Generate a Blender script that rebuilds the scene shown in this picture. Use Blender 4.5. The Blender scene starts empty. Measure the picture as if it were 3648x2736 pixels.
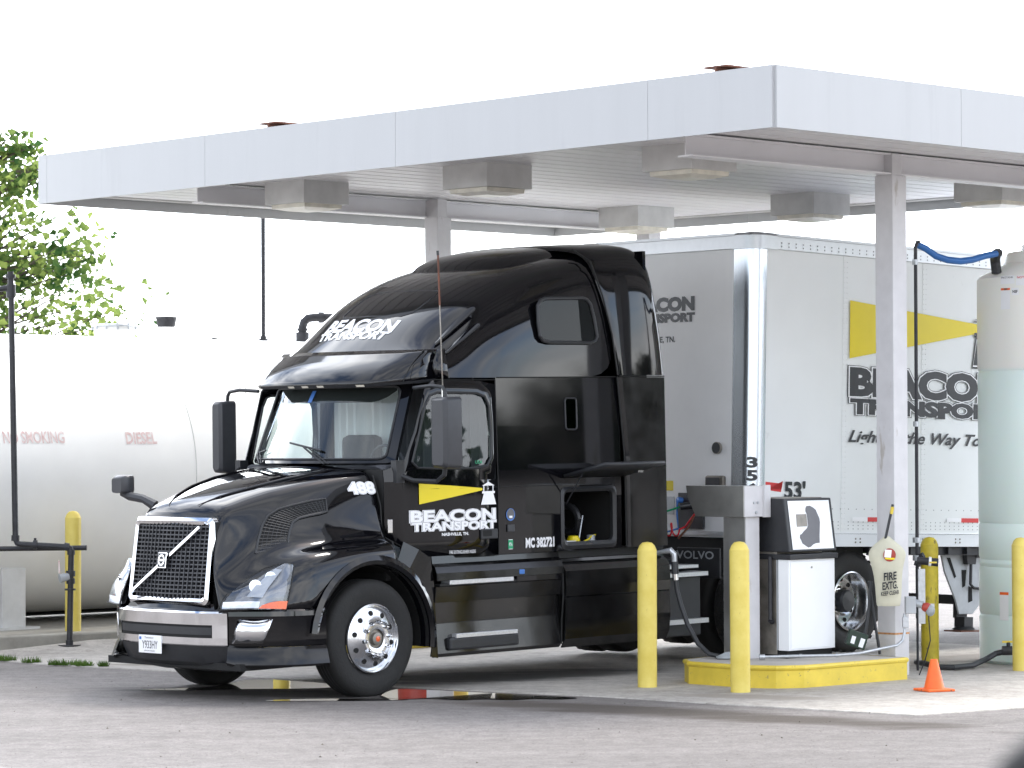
import bpy, bmesh, math, random
from mathutils import Vector, Matrix
R_ = math.radians
scn = bpy.context.scene
col = scn.collection
# ---------------------------------------------------------------- camera
cd = bpy.data.cameras.new("camera"); cam = bpy.data.objects.new("camera", cd); col.objects.link(cam)
cd.sensor_width = 36.0; cd.lens = 109.86; cd.clip_start = 0.1; cd.clip_end = 3000
p_ = math.atan(128.0/6750.0); rl = 0.0044
f0 = Vector((0, math.cos(p_), math.sin(p_))); r0 = Vector((1, 0, 0)); u0 = r0.cross(f0)
Rv = math.cos(rl)*r0 - math.sin(rl)*u0; Uv = math.sin(rl)*r0 + math.cos(rl)*u0
m = Matrix((Rv, Uv, -f0)).transposed().to_4x4(); m.translation = (0, 0, 2.2)
cam.matrix_world = m
cd.dof.use_dof = True; cd.dof.focus_distance = 28.5; cd.dof.aperture_fstop = 8.0
scn.camera = cam
# ---------------------------------------------------------------- world: bright hazy overcast
SUN_EL, SUN_AZ = R_(58), R_(50)      # azimuth from +Y towards +X
w = bpy.data.worlds.new("World"); scn.world = w; w.use_nodes = True
nt = w.node_tree; nt.nodes.clear()
def N(t, tree=None, **k):
    n = (tree or nt).nodes.new(t)
    for a, b in k.items(): setattr(n, a, b)
    return n
out = N('ShaderNodeOutputWorld'); bg = N('ShaderNodeBackground'); bg.inputs[1].default_value = 0.1
sky = N('ShaderNodeTexSky'); sky.sky_type = 'NISHITA'; sky.sun_disc = False
sky.sun_elevation = SUN_EL; sky.sun_rotation = SUN_AZ; sky.altitude = 100; sky.air_density = 1.0; sky.dust_density = 2.0
tc = N('ShaderNodeTexCoord'); mp = N('ShaderNodeMapping'); mp.inputs['Scale'].default_value = (1, 1, 2.6)
no = N('ShaderNodeTexNoise'); no.inputs['Scale'].default_value = 2.6; no.inputs['Detail'].default_value = 7; no.inputs['Roughness'].default_value = 0.55
cr = N('ShaderNodeValToRGB'); cr.color_ramp.elements[0].position = 0.33; cr.color_ramp.elements[1].position = 0.57
cr2 = N('ShaderNodeValToRGB'); cr2.color_ramp.elements[0].position = 0.40; cr2.color_ramp.elements[1].position = 0.75
cr2.color_ramp.elements[0].color = (0.47, 0.50, 0.56, 1); cr2.color_ramp.elements[1].color = (1, 1, 1, 1)
no2 = N('ShaderNodeTexNoise'); no2.inputs['Scale'].default_value = 3.4; no2.inputs['Detail'].default_value = 5
mul = N('ShaderNodeMixRGB', blend_type='MULTIPLY'); mul.inputs[0].default_value = 1.0
# brighter towards the hidden sun (+Y)
sep = N('ShaderNodeSeparateXYZ'); mr = N('ShaderNodeMapRange'); mr.inputs[1].default_value = 0.15; mr.inputs[2].default_value = 0.92
mr.inputs[3].default_value = 8.5; mr.inputs[4].default_value = 32.0
mix = N('ShaderNodeMixRGB'); L = nt.links.new
L(tc.outputs['Generated'], mp.inputs[0]); L(mp.outputs[0], no.inputs[0]); L(mp.outputs[0], no2.inputs[0])
L(no.outputs[0], cr.inputs[0]); L(no2.outputs[0], cr2.inputs[0])
L(tc.outputs['Generated'], sep.inputs[0]); L(sep.outputs[1], mr.inputs[0])
L(cr2.outputs[0], mul.inputs[1]); L(mr.outputs[0], mul.inputs[2])
L(cr.outputs[0], mix.inputs[0]); L(sky.outputs[0], mix.inputs[1]); L(mul.outputs[0], mix.inputs[2])
zr = N('ShaderNodeMapRange'); zr.inputs[1].default_value = 0.0; zr.inputs[2].default_value = 0.75; zr.inputs[3].default_value = 1.45; zr.inputs[4].default_value = 0.8
L(sep.outputs[2], zr.inputs[0]); hz = N('ShaderNodeMixRGB', blend_type='MULTIPLY'); hz.inputs[0].default_value = 1.0; L(mix.outputs[0], hz.inputs[1]); L(zr.outputs[0], hz.inputs[2])
L(hz.outputs[0], bg.inputs[0]); L(bg.outputs[0], out.inputs[0])
sd = bpy.data.lights.new("sun", 'SUN'); sd.energy = 0.9; sd.angle = R_(18); sd.color = (1, 0.97, 0.92)
so = bpy.data.objects.new("sun", sd); col.objects.link(so)
sdir = Vector((math.sin(SUN_AZ)*math.cos(SUN_EL), math.cos(SUN_AZ)*math.cos(SUN_EL), math.sin(SUN_EL)))
so.rotation_euler = sdir.to_track_quat('Z', 'Y').to_euler(); so.location = (0, 0, 60)
scn.view_settings.view_transform = 'Standard'; scn.view_settings.look = 'None'; scn.view_settings.gamma = 1
scn.view_settings.exposure = 2.0
# ---------------------------------------------------------------- materials
def MAT(name, base=(.5,.5,.5), rough=.5, metal=0., coat=0., noise=0., nscale=8., bump=0., bscale=40., trans=0., alpha=1., spec=.5, stretch=(1,1,1), noise2=None, spots=None):
    mt = bpy.data.materials.new(name); mt.use_nodes = True; t = mt.node_tree; b = t.nodes['Principled BSDF']
    b.inputs['Base Color'].default_value = (*base, 1); b.inputs['Roughness'].default_value = rough; b.inputs['Metallic'].default_value = metal
    b.inputs['Coat Weight'].default_value = coat; b.inputs['Coat Roughness'].default_value = .03
    b.inputs['Specular IOR Level'].default_value = spec; b.inputs['Transmission Weight'].default_value = trans
    if noise or bump:
        c = N('ShaderNodeTexCoord', t); mp = N('ShaderNodeMapping', t); mp.inputs['Scale'].default_value = stretch
        t.links.new(c.outputs['Object'], mp.inputs[0])
    if noise:
        n = N('ShaderNodeTexNoise', t); n.inputs['Scale'].default_value = nscale; n.inputs['Detail'].default_value = 6; n.inputs['Roughness'].default_value = .6
        t.links.new(mp.outputs[0], n.inputs[0])
        r = N('ShaderNodeValToRGB', t); r.color_ramp.elements[0].position = .3; r.color_ramp.elements[1].position = .7
        c2 = noise2 or tuple(min(1, x*(1+noise)) for x in base)
        r.color_ramp.elements[0].color = (*[x*(1-noise) for x in base], 1); r.color_ramp.elements[1].color = (*c2, 1)
        t.links.new(n.outputs[0], r.inputs[0]); t.links.new(r.outputs[0], b.inputs['Base Color'])
        for (sc_, sscale, sth, ss) in (spots or []):     # scuffs, streaks and specks with shapes of their own
            m2 = N('ShaderNodeMapping', t); m2.inputs['Scale'].default_value = ss; m2.inputs['Location'].default_value = (sscale, sth*9, 3.1); t.links.new(c.outputs['Object'], m2.inputs[0])
            n2 = N('ShaderNodeTexNoise', t); n2.inputs['Scale'].default_value = sscale; n2.inputs['Detail'].default_value = 7; n2.inputs['Roughness'].default_value = .65; t.links.new(m2.outputs[0], n2.inputs[0])
            q2 = N('ShaderNodeMapRange', t); q2.inputs[1].default_value = sth; q2.inputs[2].default_value = sth+.06; t.links.new(n2.outputs[0], q2.inputs[0])
            x2 = N('ShaderNodeMixRGB', t); x2.inputs[2].default_value = (*sc_, 1); src = b.inputs['Base Color'].links[0].from_socket
            t.links.new(q2.outputs[0], x2.inputs[0]); t.links.new(src, x2.inputs[1]); t.links.new(x2.outputs[0], b.inputs['Base Color'])
        q = N('ShaderNodeMapRange', t); q.inputs[3].default_value = max(0, rough-.08); q.inputs[4].default_value = min(1, rough+.1)
        t.links.new(n.outputs[0], q.inputs[0]); t.links.new(q.outputs[0], b.inputs['Roughness'])
    if bump:
        n = N('ShaderNodeTexNoise', t); n.inputs['Scale'].default_value = bscale; n.inputs['Detail'].default_value = 5
        t.links.new(mp.outputs[0], n.inputs[0]); k = N('ShaderNodeBump', t); k.inputs['Strength'].default_value = bump; k.inputs['Distance'].default_value = .01
        t.links.new(n.outputs[0], k.inputs['Height']); t.links.new(k.outputs[0], b.inputs['Normal'])
    return mt
M = {}
M['paint'] = MAT('black_paint', (.003,.003,.0042), .05, coat=.1, bump=.004, bscale=1.2)
M['paintlow'] = MAT('dusty_black_paint', (.006,.006,.0065), .13, coat=.1, noise=.5, nscale=5, bump=.01, bscale=3, spots=[((.020,.018,.016),9,.62,(1,1,.6))])
M['plastic'] = MAT('dark_plastic', (.020,.021,.024), .42, noise=.15, nscale=20)
M['greyplastic'] = MAT('grey_plastic', (.036,.037,.042), .38, noise=.1, nscale=12)
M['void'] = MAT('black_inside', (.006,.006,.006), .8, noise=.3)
M['seam'] = MAT('seam_black', (.004,.004,.004), .6, noise=.1)
M['chrome'] = MAT('chrome', (.82,.83,.85), .06, metal=1, noise=.04, nscale=5)
M['alu'] = MAT('polished_aluminium', (.74,.75,.77), .17, metal=1, noise=.06, nscale=14)
M['rubber'] = MAT('tyre_rubber', (.013,.0125,.012), .75, noise=.3, nscale=18, bump=.3, bscale=60)
M['steel'] = MAT('stainless_steel', (.50,.49,.47), .30, metal=1, noise=.15, nscale=3, bump=.02, bscale=6)
M['galv'] = MAT('galvanised', (.50,.52,.54), .38, metal=.8, noise=.15, nscale=25)
M['dirtysteel'] = MAT('grimy_steel', (.20,.185,.16), .42, metal=.6, noise=.4, nscale=4, noise2=(.36,.33,.29), spots=[((.16,.07,.04),7,.62,(1,1,.4))])
M['blackpipe'] = MAT('black_pipe', (.022,.022,.026), .5, noise=.4, nscale=15)
M['white'] = MAT('white_metal', (.74,.76,.78), .35, noise=.03, nscale=2, stretch=(1,1,.2))
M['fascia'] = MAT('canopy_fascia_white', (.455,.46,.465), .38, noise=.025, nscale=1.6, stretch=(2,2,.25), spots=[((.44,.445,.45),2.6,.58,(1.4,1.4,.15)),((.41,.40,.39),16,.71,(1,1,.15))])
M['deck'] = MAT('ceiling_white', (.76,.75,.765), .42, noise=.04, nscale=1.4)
M['dirtywhite'] = MAT('weathered_white', (.60,.595,.58), .5, noise=.12, nscale=3)
M['colwhite'] = MAT('column_white', (.60,.59,.60), .45, noise=.06, nscale=6, bump=.03, spots=[((.42,.39,.36),5,.62,(1,1,.25)),((.22,.16,.12),48,.69,(1,1,.7))])
M['lens'] = MAT('light_lens', (.70,.66,.56), .3, noise=.12, nscale=9)
M['pumpwhite'] = MAT('pump_white', (.86,.87,.88), .3, noise=.02, nscale=3)
M['trailer'] = MAT('trailer_white', (.80,.815,.81), .30, noise=.025, nscale=1.3, bump=.02, bscale=1.5)
M['trailfront'] = MAT('trailer_front_white', (.80,.80,.80), .45, metal=.0, noise=.04, nscale=1.5)
M['railalu'] = MAT('rail_aluminium', (.62,.64,.66), .33, metal=.7, noise=.06, nscale=8)
M['corner'] = MAT('corner_aluminium', (.66,.70,.74), .22, metal=.9, noise=.05, nscale=3, stretch=(1,1,.2))
M['yellow'] = MAT('bollard_yellow', (.70,.54,.09), .45, noise=.07, nscale=5, bump=.05, noise2=(.76,.62,.16), spots=[((.42,.30,.06),30,.66,(1,1,.6)),((.80,.66,.05),6,.64,(1,1,1)),((.16,.12,.07),55,.70,(1,1,.4))])
M['yellowdirty'] = MAT('bollard_yellow_worn', (.52,.41,.03), .5, noise=.22, nscale=7, bump=.08, spots=[((.15,.12,.04),14,.60,(1,1,.25)),((.08,.07,.05),40,.64,(1,1,.5))])
M['kerbyellow'] = MAT('kerb_yellow', (.70,.53,.06), .45, noise=.12, nscale=4, bump=.06, spots=[((.30,.22,.10),22,.63,(1,1,1)),((.13,.10,.07),50,.66,(1,1,.6))])
M['decalyellow'] = MAT('decal_yellow', (.78,.62,.01), .35, noise=.02)
M['decalwhite'] = MAT('decal_white', (.86,.86,.87), .35, noise=.02)
M['decalblack'] = MAT('decal_black', (.02,.022,.026), .35, noise=.1)
M['decalgrey'] = MAT('decal_grey', (.12,.12,.13), .4, noise=.1)
M['decalred'] = MAT('decal_red', (.62,.04,.04), .35, noise=.05)
M['fadedred'] = MAT('faded_red', (.70,.44,.42), .6, noise=.1, nscale=16, noise2=(.80,.72,.70))
M['green'] = MAT('sticker_green', (.01,.30,.13), .4, noise=.05)
M['blue'] = MAT('sticker_blue', (.05,.17,.50), .4, noise=.05)
M['bluehose'] = MAT('blue_hose', (.02,.12,.36), .35, noise=.1)
M['lampbowl'] = MAT('lamp_bowl_grey', (.16,.165,.18), .22, metal=.7, noise=.3, nscale=7)
M['redhose'] = MAT('red_coil', (.62,.02,.03), .3, noise=.05)
M['amber'] = MAT('amber_lens', (.75,.10,.01), .08, coat=1, noise=.1, nscale=60)
M['orange'] = MAT('cone_orange', (.85,.14,.02), .5, noise=.12, nscale=9, spots=[((.22,.08,.05),12,.58,(1,1,.4))])
M['rust'] = MAT('rusty_steel', (.13,.05,.03), .75, noise=.4, nscale=8)
M['rustline'] = MAT('rust_streak', (.50,.25,.10), .7, noise=.4, nscale=30)
M['canvas'] = MAT('canvas_bag', (.56,.54,.42), .8, noise=.10, nscale=5, bump=.4, bscale=9)
M['tank'] = MAT('tank_white', (.88,.875,.85), .42, noise=.03, nscale=1.5, bump=.015, bscale=3, spots=[((.60,.57,.52),3.2,.63,(1.2,.5,.16)),((.22,.16,.12),26,.73,(1,.5,.4))])
M['concrete'] = MAT('concrete', (.46,.43,.39), .8, noise=.14, nscale=1.6, bump=.2, bscale=30)
M['curbconc'] = MAT('old_concrete', (.30,.285,.25), .85, noise=.25, nscale=3, bump=.3, bscale=25)
M['curtain'] = MAT('cab_curtain', (.80,.82,.83), .8, noise=.1, bump=.4, bscale=7, stretch=(1,1,.1))
M['seat'] = MAT('seat_cloth', (.05,.052,.06), .85, noise=.15)
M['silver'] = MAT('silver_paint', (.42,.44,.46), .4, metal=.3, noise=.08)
M['darkgreen'] = MAT('dark_green_plastic', (.012,.035,.02), .4, noise=.2)
M['red'] = MAT('red_plastic', (.36,.04,.025), .4, noise=.1)
M['step'] = MAT('step_aluminium', (.66,.67,.69), .32, metal=.7, noise=.12, nscale=60)
M['bark'] = MAT('bark', (.10,.085,.065), .9, noise=.3, nscale=6)
M['capfab'] = MAT('grey_rag', (.30,.32,.33), .9, noise=.2, bump=.5, bscale=30)
def glass(name, tint, refl=1.0, dark=0.0):
    mt = bpy.data.materials.new(name); mt.use_nodes = True; t = mt.node_tree; t.nodes.clear()
    o = N('ShaderNodeOutputMaterial', t); mx = N('ShaderNodeMixShader', t); tr = N('ShaderNodeBsdfTransparent', t); g = N('ShaderNodeBsdfGlossy', t)
    fr = N('ShaderNodeFresnel', t); ge = N('ShaderNodeNewGeometry', t); mk = N('ShaderNodeMapRange', t); mk.inputs[3].default_value = 1.52; mk.inputs[4].default_value = 1/1.52; t.links.new(ge.outputs['Backfacing'], mk.inputs[0]); t.links.new(mk.outputs[0], fr.inputs[0]); mu = N('ShaderNodeMath', t, operation='MULTIPLY_ADD'); mu.inputs[1].default_value = refl*1.6; mu.inputs[2].default_value = .02
    tr.inputs[0].default_value = (*tint, 1); g.inputs['Roughness'].default_value = .01; g.inputs[0].default_value = (.95,.98,1,1)
    t.links.new(fr.outputs[0], mu.inputs[0]); t.links.new(mu.outputs[0], mx.inputs[0]); t.links.new(tr.outputs[0], mx.inputs[1]); t.links.new(g.outputs[0], mx.inputs[2]); t.links.new(mx.outputs[0], o.inputs[0])
    return mt
M['glass'] = glass('clear_glass', (.88,.95,.93), .6)
M['darkglass'] = glass('tinted_glass', (.16,.20,.19), .10)
M['lampglass'] = glass('lamp_glass', (.86,.88,.92))
def leafmat(name, a, b_):
    mt = bpy.data.materials.new(name); mt.use_nodes = True; t = mt.node_tree; t.nodes.clear()
    o = N('ShaderNodeOutputMaterial', t); mx = N('ShaderNodeMixShader', t); d = N('ShaderNodeBsdfDiffuse', t); tr = N('ShaderNodeBsdfTranslucent', t)
    c = N('ShaderNodeTexCoord', t); n = N('ShaderNodeTexNoise', t); n.inputs['Scale'].default_value = 1.6; n.inputs['Detail'].default_value = 4
    r = N('ShaderNodeValToRGB', t); r.color_ramp.elements[0].position = .38; r.color_ramp.elements[1].position = .66
    r.color_ramp.elements[0].color = (*a, 1); r.color_ramp.elements[1].color = (*b_, 1)
    t.links.new(c.outputs['Object'], n.inputs[0]); t.links.new(n.outputs[0], r.inputs[0])
    t.links.new(r.outputs[0], d.inputs[0]); t.links.new(r.outputs[0], tr.inputs[0]); mx.inputs[0].default_value = .45
    t.links.new(d.outputs[0], mx.inputs[1]); t.links.new(tr.outputs[0], mx.inputs[2]); t.links.new(mx.outputs[0], o.inputs[0])
    return mt
M['leaf'] = leafmat('maple_leaves', (.05,.11,.035), (.36,.44,.12))
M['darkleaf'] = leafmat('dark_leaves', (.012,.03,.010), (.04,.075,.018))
M['grass'] = leafmat('grass_green', (.07,.13,.03), (.13,.22,.05))
# ground materials
def groundmat(name, c1, c2, speck, band=None):
    mt = bpy.data.materials.new(name); mt.use_nodes = True; t = mt.node_tree; b = t.nodes['Principled BSDF']; l = t.links.new
    c = N('ShaderNodeTexCoord', t)
    n1 = N('ShaderNodeTexNoise', t); n1.inputs['Scale'].default_value = .45; n1.inputs['Detail'].default_value = 5
    mp = N('ShaderNodeMapping', t); mp.inputs['Rotation'].default_value = (0,0,R_(-12)); mp.inputs['Scale'].default_value = (.35, 1.6, 1)
    l(c.outputs['Object'], mp.inputs[0]); l(mp.outputs[0], n1.inputs[0])
    r1 = N('ShaderNodeValToRGB', t); r1.color_ramp.elements[0].position = .35; r1.color_ramp.elements[1].position = .62
    r1.color_ramp.elements[0].color = (*c1, 1); r1.color_ramp.elements[1].color = (*c2, 1); l(n1.outputs[0], r1.inputs[0])
    n2 = N('ShaderNodeTexNoise', t); n2.inputs['Scale'].default_value = 38; n2.inputs['Detail'].default_value = 8; n2.inputs['Roughness'].default_value = .8
    l(c.outputs['Object'], n2.inputs[0])
    r2 = N('ShaderNodeValToRGB', t); r2.color_ramp.elements[0].position = .28; r2.color_ramp.elements[1].position = .62
    r2.color_ramp.elements[0].color = (*[speck]*3, 1); r2.color_ramp.elements[1].color = (1.12, 1.12, 1.12, 1); l(n2.outputs[0], r2.inputs[0])
    mu = N('ShaderNodeMixRGB', t, blend_type='MULTIPLY'); mu.inputs[0].default_value = 1; l(r1.outputs[0], mu.inputs[1]); l(r2.outputs[0], mu.inputs[2])
    n4 = N('ShaderNodeTexNoise', t); n4.inputs['Scale'].default_value = 5.5; n4.inputs['Detail'].default_value = 9; n4.inputs['Roughness'].default_value = .75; l(c.outputs['Object'], n4.inputs[0])
    r4 = N('ShaderNodeValToRGB', t); r4.color_ramp.elements[0].position = .36; r4.color_ramp.elements[1].position = .60
    r4.color_ramp.elements[0].color = (.74,.73,.72,1); r4.color_ramp.elements[1].color = (1.12,1.12,1.12,1); l(n4.outputs[0], r4.inputs[0])
    mu4 = N('ShaderNodeMixRGB', t, blend_type='MULTIPLY'); mu4.inputs[0].default_value = .9; l(mu.outputs[0], mu4.inputs[1]); l(r4.outputs[0], mu4.inputs[2]); mu = mu4
    n3 = N('ShaderNodeTexVoronoi', t); n3.inputs['Scale'].default_value = 9; n3.inputs['Randomness'].default_value = 1; l(c.outputs['Object'], n3.inputs[0])
    r3 = N('ShaderNodeValToRGB', t); r3.color_ramp.elements[0].position = .045; r3.color_ramp.elements[1].position = .075
    r3.color_ramp.elements[0].color = (.35,.33,.31,1); r3.color_ramp.elements[1].color = (1,1,1,1); l(n3.outputs['Distance'], r3.inputs[0])
    mu2 = N('ShaderNodeMixRGB', t, blend_type='MULTIPLY'); mu2.inputs[0].default_value = .8; l(mu.outputs[0], mu2.inputs[1]); l(r3.outputs[0], mu2.inputs[2])
    last = mu2.outputs[0]
    if band:
        # tinted band along a line p0->p1, width wd: damp dirt on the asphalt
        for (p0, p1, wd, dcol) in band:
            dx, dy = p1[0]-p0[0], p1[1]-p0[1]; ll = math.hypot(dx, dy); nx, ny = -dy/ll, dx/ll
            sp = N('ShaderNodeSeparateXYZ', t); l(c.outputs['Object'], sp.inputs[0])
            def lin(a, bb, cc):
                x = N('ShaderNodeMath', t, operation='MULTIPLY'); x.inputs[1].default_value = a; l(sp.outputs[0], x.inputs[0])
                y = N('ShaderNodeMath', t, operation='MULTIPLY_ADD'); y.inputs[1].default_value = bb; l(sp.outputs[1], y.inputs[0]); l(x.outputs[0], y.inputs[2])
                z = N('ShaderNodeMath', t, operation='ADD'); z.inputs[1].default_value = cc; l(y.outputs[0], z.inputs[0]); return z.outputs[0]
            d = lin(nx/wd, ny/wd, -(p0[0]*nx+p0[1]*ny)/wd); s = lin(dx/ll/(ll*.5), dy/ll/(ll*.5), -((p0[0]+p1[0])/2*dx+(p0[1]+p1[1])/2*dy)/ll/(ll*.5))
            d2 = N('ShaderNodeMath', t, operation='MULTIPLY'); l(d, d2.inputs[0]); l(d, d2.inputs[1])
            s2 = N('ShaderNodeMath', t, operation='MULTIPLY'); l(s, s2.inputs[0]); l(s, s2.inputs[1])
            a = N('ShaderNodeMath', t, operation='ADD'); l(d2.outputs[0], a.inputs[0]); l(s2.outputs[0], a.inputs[1])
            nn = N('ShaderNodeTexNoise', t); nn.inputs['Scale'].default_value = 2.2; nn.inputs['Detail'].default_value = 6; l(mp.outputs[0], nn.inputs[0])
            a2 = N('ShaderNodeMath', t, operation='MULTIPLY_ADD'); a2.inputs[1].default_value = 2.4; l(nn.outputs[0], a2.inputs[0]); l(a.outputs[0], a2.inputs[2])
            q = N('ShaderNodeMapRange', t); q.inputs[1].default_value = 1.5; q.inputs[2].default_value = 2.3; q.inputs[3].default_value = .85; q.inputs[4].default_value = 0; l(a2.outputs[0], q.inputs[0])
            mm = N('ShaderNodeMixRGB', t); l(q.outputs[0], mm.inputs[0]); l(last, mm.inputs[1]); mm.inputs[2].default_value = (*dcol, 1); last = mm.outputs[0]
    l(last, b.inputs['Base Color']); b.inputs['Roughness'].default_value = .85
    k = N('ShaderNodeBump', t); k.inputs['Strength'].default_value = .5; k.inputs['Distance'].default_value = .01; l(n2.outputs[0], k.inputs['Height']); l(k.outputs[0], b.inputs['Normal'])
    return mt
M['asphalt'] = groundmat('worn_asphalt', (.170,.154,.144), (.235,.215,.203), .42,
    band=[((-1.0,27.1), (3.8,23.7), .50, (.055,.042,.032)), ((-3.9,28.35), (-.2,27.0), .42, (.030,.026,.024))])
M['pad'] = groundmat('concrete_pad', (.35,.325,.295), (.48,.45,.41), .72,
    band=[((-1.8,28.7), (1.6,30.2), .75, (.05,.047,.045)), ((-4.2,31.3), (-2.8,31.0), .2, (.2,.18,.15)), ((1.3,27.2), (2.8,26.6), .25, (.26,.23,.20)), ((2.6,30.2), (6.5,33.0), .5, (.2,.18,.165))])  # first band: darker strip on the pad beneath the truck
# polytank: cream plastic, mint green below the fluid line
mt = MAT('poly_tank', (.62,.60,.50), .38, bump=.03, bscale=3); M['poly'] = mt
t = mt.node_tree; c = N('ShaderNodeTexCoord', t); sp = N('ShaderNodeSeparateXYZ', t); q = N('ShaderNodeValToRGB', t); ma = N('ShaderNodeMath', t, operation='MULTIPLY'); ma.inputs[1].default_value = .2
q.color_ramp.elements[0].position = .575; q.color_ramp.elements[1].position = .583
q.color_ramp.elements[0].color = (.74,.85,.80,1); q.color_ramp.elements[1].color = (.87,.86,.80,1)
t.links.new(c.outputs['Object'], sp.inputs[0]); t.links.new(sp.outputs[2], ma.inputs[0]); t.links.new(ma.outputs[0], q.inputs[0]); t.links.new(q.outputs[0], t.nodes['Principled BSDF'].inputs['Base Color'])
t.nodes['Principled BSDF'].inputs['Subsurface Weight'].default_value = .15
wm = bpy.data.materials.new('puddle_water'); wm.use_nodes = True; b = wm.node_tree.nodes['Principled BSDF']; M['water'] = wm
b.inputs['Base Color'].default_value = (.035,.03,.027,1); b.inputs['Roughness'].default_value = .07; b.inputs['IOR'].default_value = 1.45; b.inputs['Coat Weight'].default_value = 1; b.inputs['Coat Roughness'].default_value = 0.01
# ---------------------------------------------------------------- mesh helpers
class MB:
    def __init__(s): s.v = []; s.f = []; s.m = []; s.s = []; s.cm = 0; s.sm = False
    def add(s, vs, fs, smooth=None):
        k = len(s.v); s.v += [tuple(x) for x in vs]
        for f in fs: s.f.append(tuple(i+k for i in f)); s.m.append(s.cm); s.s.append(s.sm if smooth is None else smooth)
        return s
    def box(s, a, b):
        x0,x1 = sorted((a[0],b[0])); y0,y1 = sorted((a[1],b[1])); z0,z1 = sorted((a[2],b[2]))
        return s.add([(x0,y0,z0),(x1,y0,z0),(x1,y1,z0),(x0,y1,z0),(x0,y0,z1),(x1,y0,z1),(x1,y1,z1),(x0,y1,z1)],
            [(0,3,2,1),(4,5,6,7),(0,1,5,4),(1,2,6,5),(2,3,7,6),(3,0,4,7)], False)
    def obox(s, c, ax, ay, az):   # centre, half-axis vectors
        c, ax, ay, az = map(Vector, (c, ax, ay, az)); vs = [c+sx*ax+sy*ay+sz*az for sz in (-1,1) for sx, sy in ((-1,-1),(1,-1),(1,1),(-1,1))]
        return s.add(vs, [(0,3,2,1),(4,5,6,7),(0,1,5,4),(1,2,6,5),(2,3,7,6),(3,0,4,7)], False)
    def grid(s, rows, closed=False, smooth=True, flip=False):
        n = len(rows[0]); k = []
        for i in range(len(rows)-1):
            for j in range(n if closed else n-1):
                a, b_, c_, d = i*n+j, i*n+(j+1) % n, (i+1)*n+(j+1) % n, (i+1)*n+j
                k.append((d, c_, b_, a) if flip else (a, b_, c_, d))
        return s.add([p for r in rows for p in r], k, smooth)
    def tube(s, pts, r, n=12, caps=True, smooth=True):
        pts = [Vector(p) for p in pts]; rr = r if isinstance(r, (list, tuple)) else [r]*len(pts); rows = []
        up = None
        for i, p in enumerate(pts):
            d = (pts[min(i+1, len(pts)-1)]-pts[max(i-1, 0)])
            d = d.normalized() if d.length > 1e-9 else Vector((0,0,1))
            if up is None: up = Vector((0,0,1)) if abs(d.z) < .9 else Vector((1,0,0))
            a = d.cross(up).normalized(); b_ = a.cross(d).normalized(); up = b_
            rows.append([p+rr[i]*(math.cos(2*math.pi*k/n)*a+math.sin(2*math.pi*k/n)*b_) for k in range(n)])
        s.grid(rows, True, smooth)
        if caps: s.add(rows[0], [tuple(range(n))], False); s.add(rows[-1], [tuple(reversed(range(n)))], False)
        return s
    def lathe(s, prof, c=(0,0,0), ax='z', n=32, smooth=True):   # prof [(r, h)]
        rows = []
        for r, h in prof:
            row = []
            for k in range(n):
                a = 2*math.pi*k/n; x, y = r*math.cos(a), r*math.sin(a)
                p = {'z': (x, y, h), 'y': (y, h, x), 'x': (h, x, y)}[ax]
                row.append((p[0]+c[0], p[1]+c[1], p[2]+c[2]))
            rows.append(row)
        return s.grid(rows, True, smooth)
    def prism(s, poly, n, h):   # poly 3D points (ccw seen from n), extruded along vector n*h
        n = Vector(n)*h; k = len(poly); a = [Vector(p) for p in poly]; b_ = [p+n for p in a]
        fs = [tuple(range(k, 2*k)), tuple(reversed(range(k)))]+[(i, (i+1) % k, k+(i+1) % k, k+i) for i in range(k)]
        return s.add(a+b_, fs, False)
    def sphere(s, c, r, n=16, m_=10, sc=(1,1,1)):
        rows = []
        for i in range(m_+1):
            t_ = math.pi*i/m_
            rows.append([(c[0]+sc[0]*r*math.sin(t_)*math.cos(2*math.pi*k/n), c[1]+sc[1]*r*math.sin(t_)*math.sin(2*math.pi*k/n), c[2]+sc[2]*r*math.cos(t_)) for k in range(n)])
        return s.grid(rows, True, True)
    def build(s, name, mat, parent=None, bevel=0, sub=0, solid=0, label=None, weld=False):
        me = bpy.data.meshes.new(name); me.from_pydata(s.v, [], s.f)
        mats = mat if isinstance(mat, (list, tuple)) else [mat]
        for mm in mats: me.materials.append(M[mm] if isinstance(mm, str) else mm)
        if not sub and any(s.s): me.set_sharp_from_angle(angle=R_(32))
        me.polygons.foreach_set('material_index', s.m); me.polygons.foreach_set('use_smooth', s.s)
        if weld or sub:
            bm = bmesh.new(); bm.from_mesh(me); bmesh.ops.remove_doubles(bm, verts=bm.verts, dist=1e-4); bmesh.ops.recalc_face_normals(bm, faces=bm.faces); bm.to_mesh(me); bm.free()
        me.update(); o = bpy.data.objects.new(name, me); col.objects.link(o)
        if parent: o.parent = parent
        if solid:
            k = o.modifiers.new('solid', 'SOLIDIFY'); k.thickness = solid; k.offset = -1
        if sub:
            k = o.modifiers.new('sub', 'SUBSURF'); k.levels = sub; k.render_levels = sub
        if bevel:
            k = o.modifiers.new('bev', 'BEVEL'); k.width = bevel; k.segments = 2; k.limit_method = 'ANGLE'; k.angle_limit = R_(40)
        if label: o['label'] = label
        return o
def thing(name, label, cat, loc=(0,0,0), rz=0, group=None, mw=None):
    o = bpy.data.objects.new(name, None); col.objects.link(o); o.empty_display_size = .2
    if mw is not None: o.matrix_world = mw
    else: o.location = loc; o.rotation_euler = (0,0,rz)
    o['label'] = label; o['category'] = cat
    if group: o['group'] = group
    return o
def tag(o, label, cat, group=None):
    o['label'] = label; o['category'] = cat
    if group: o['group'] = group
    return o
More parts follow.
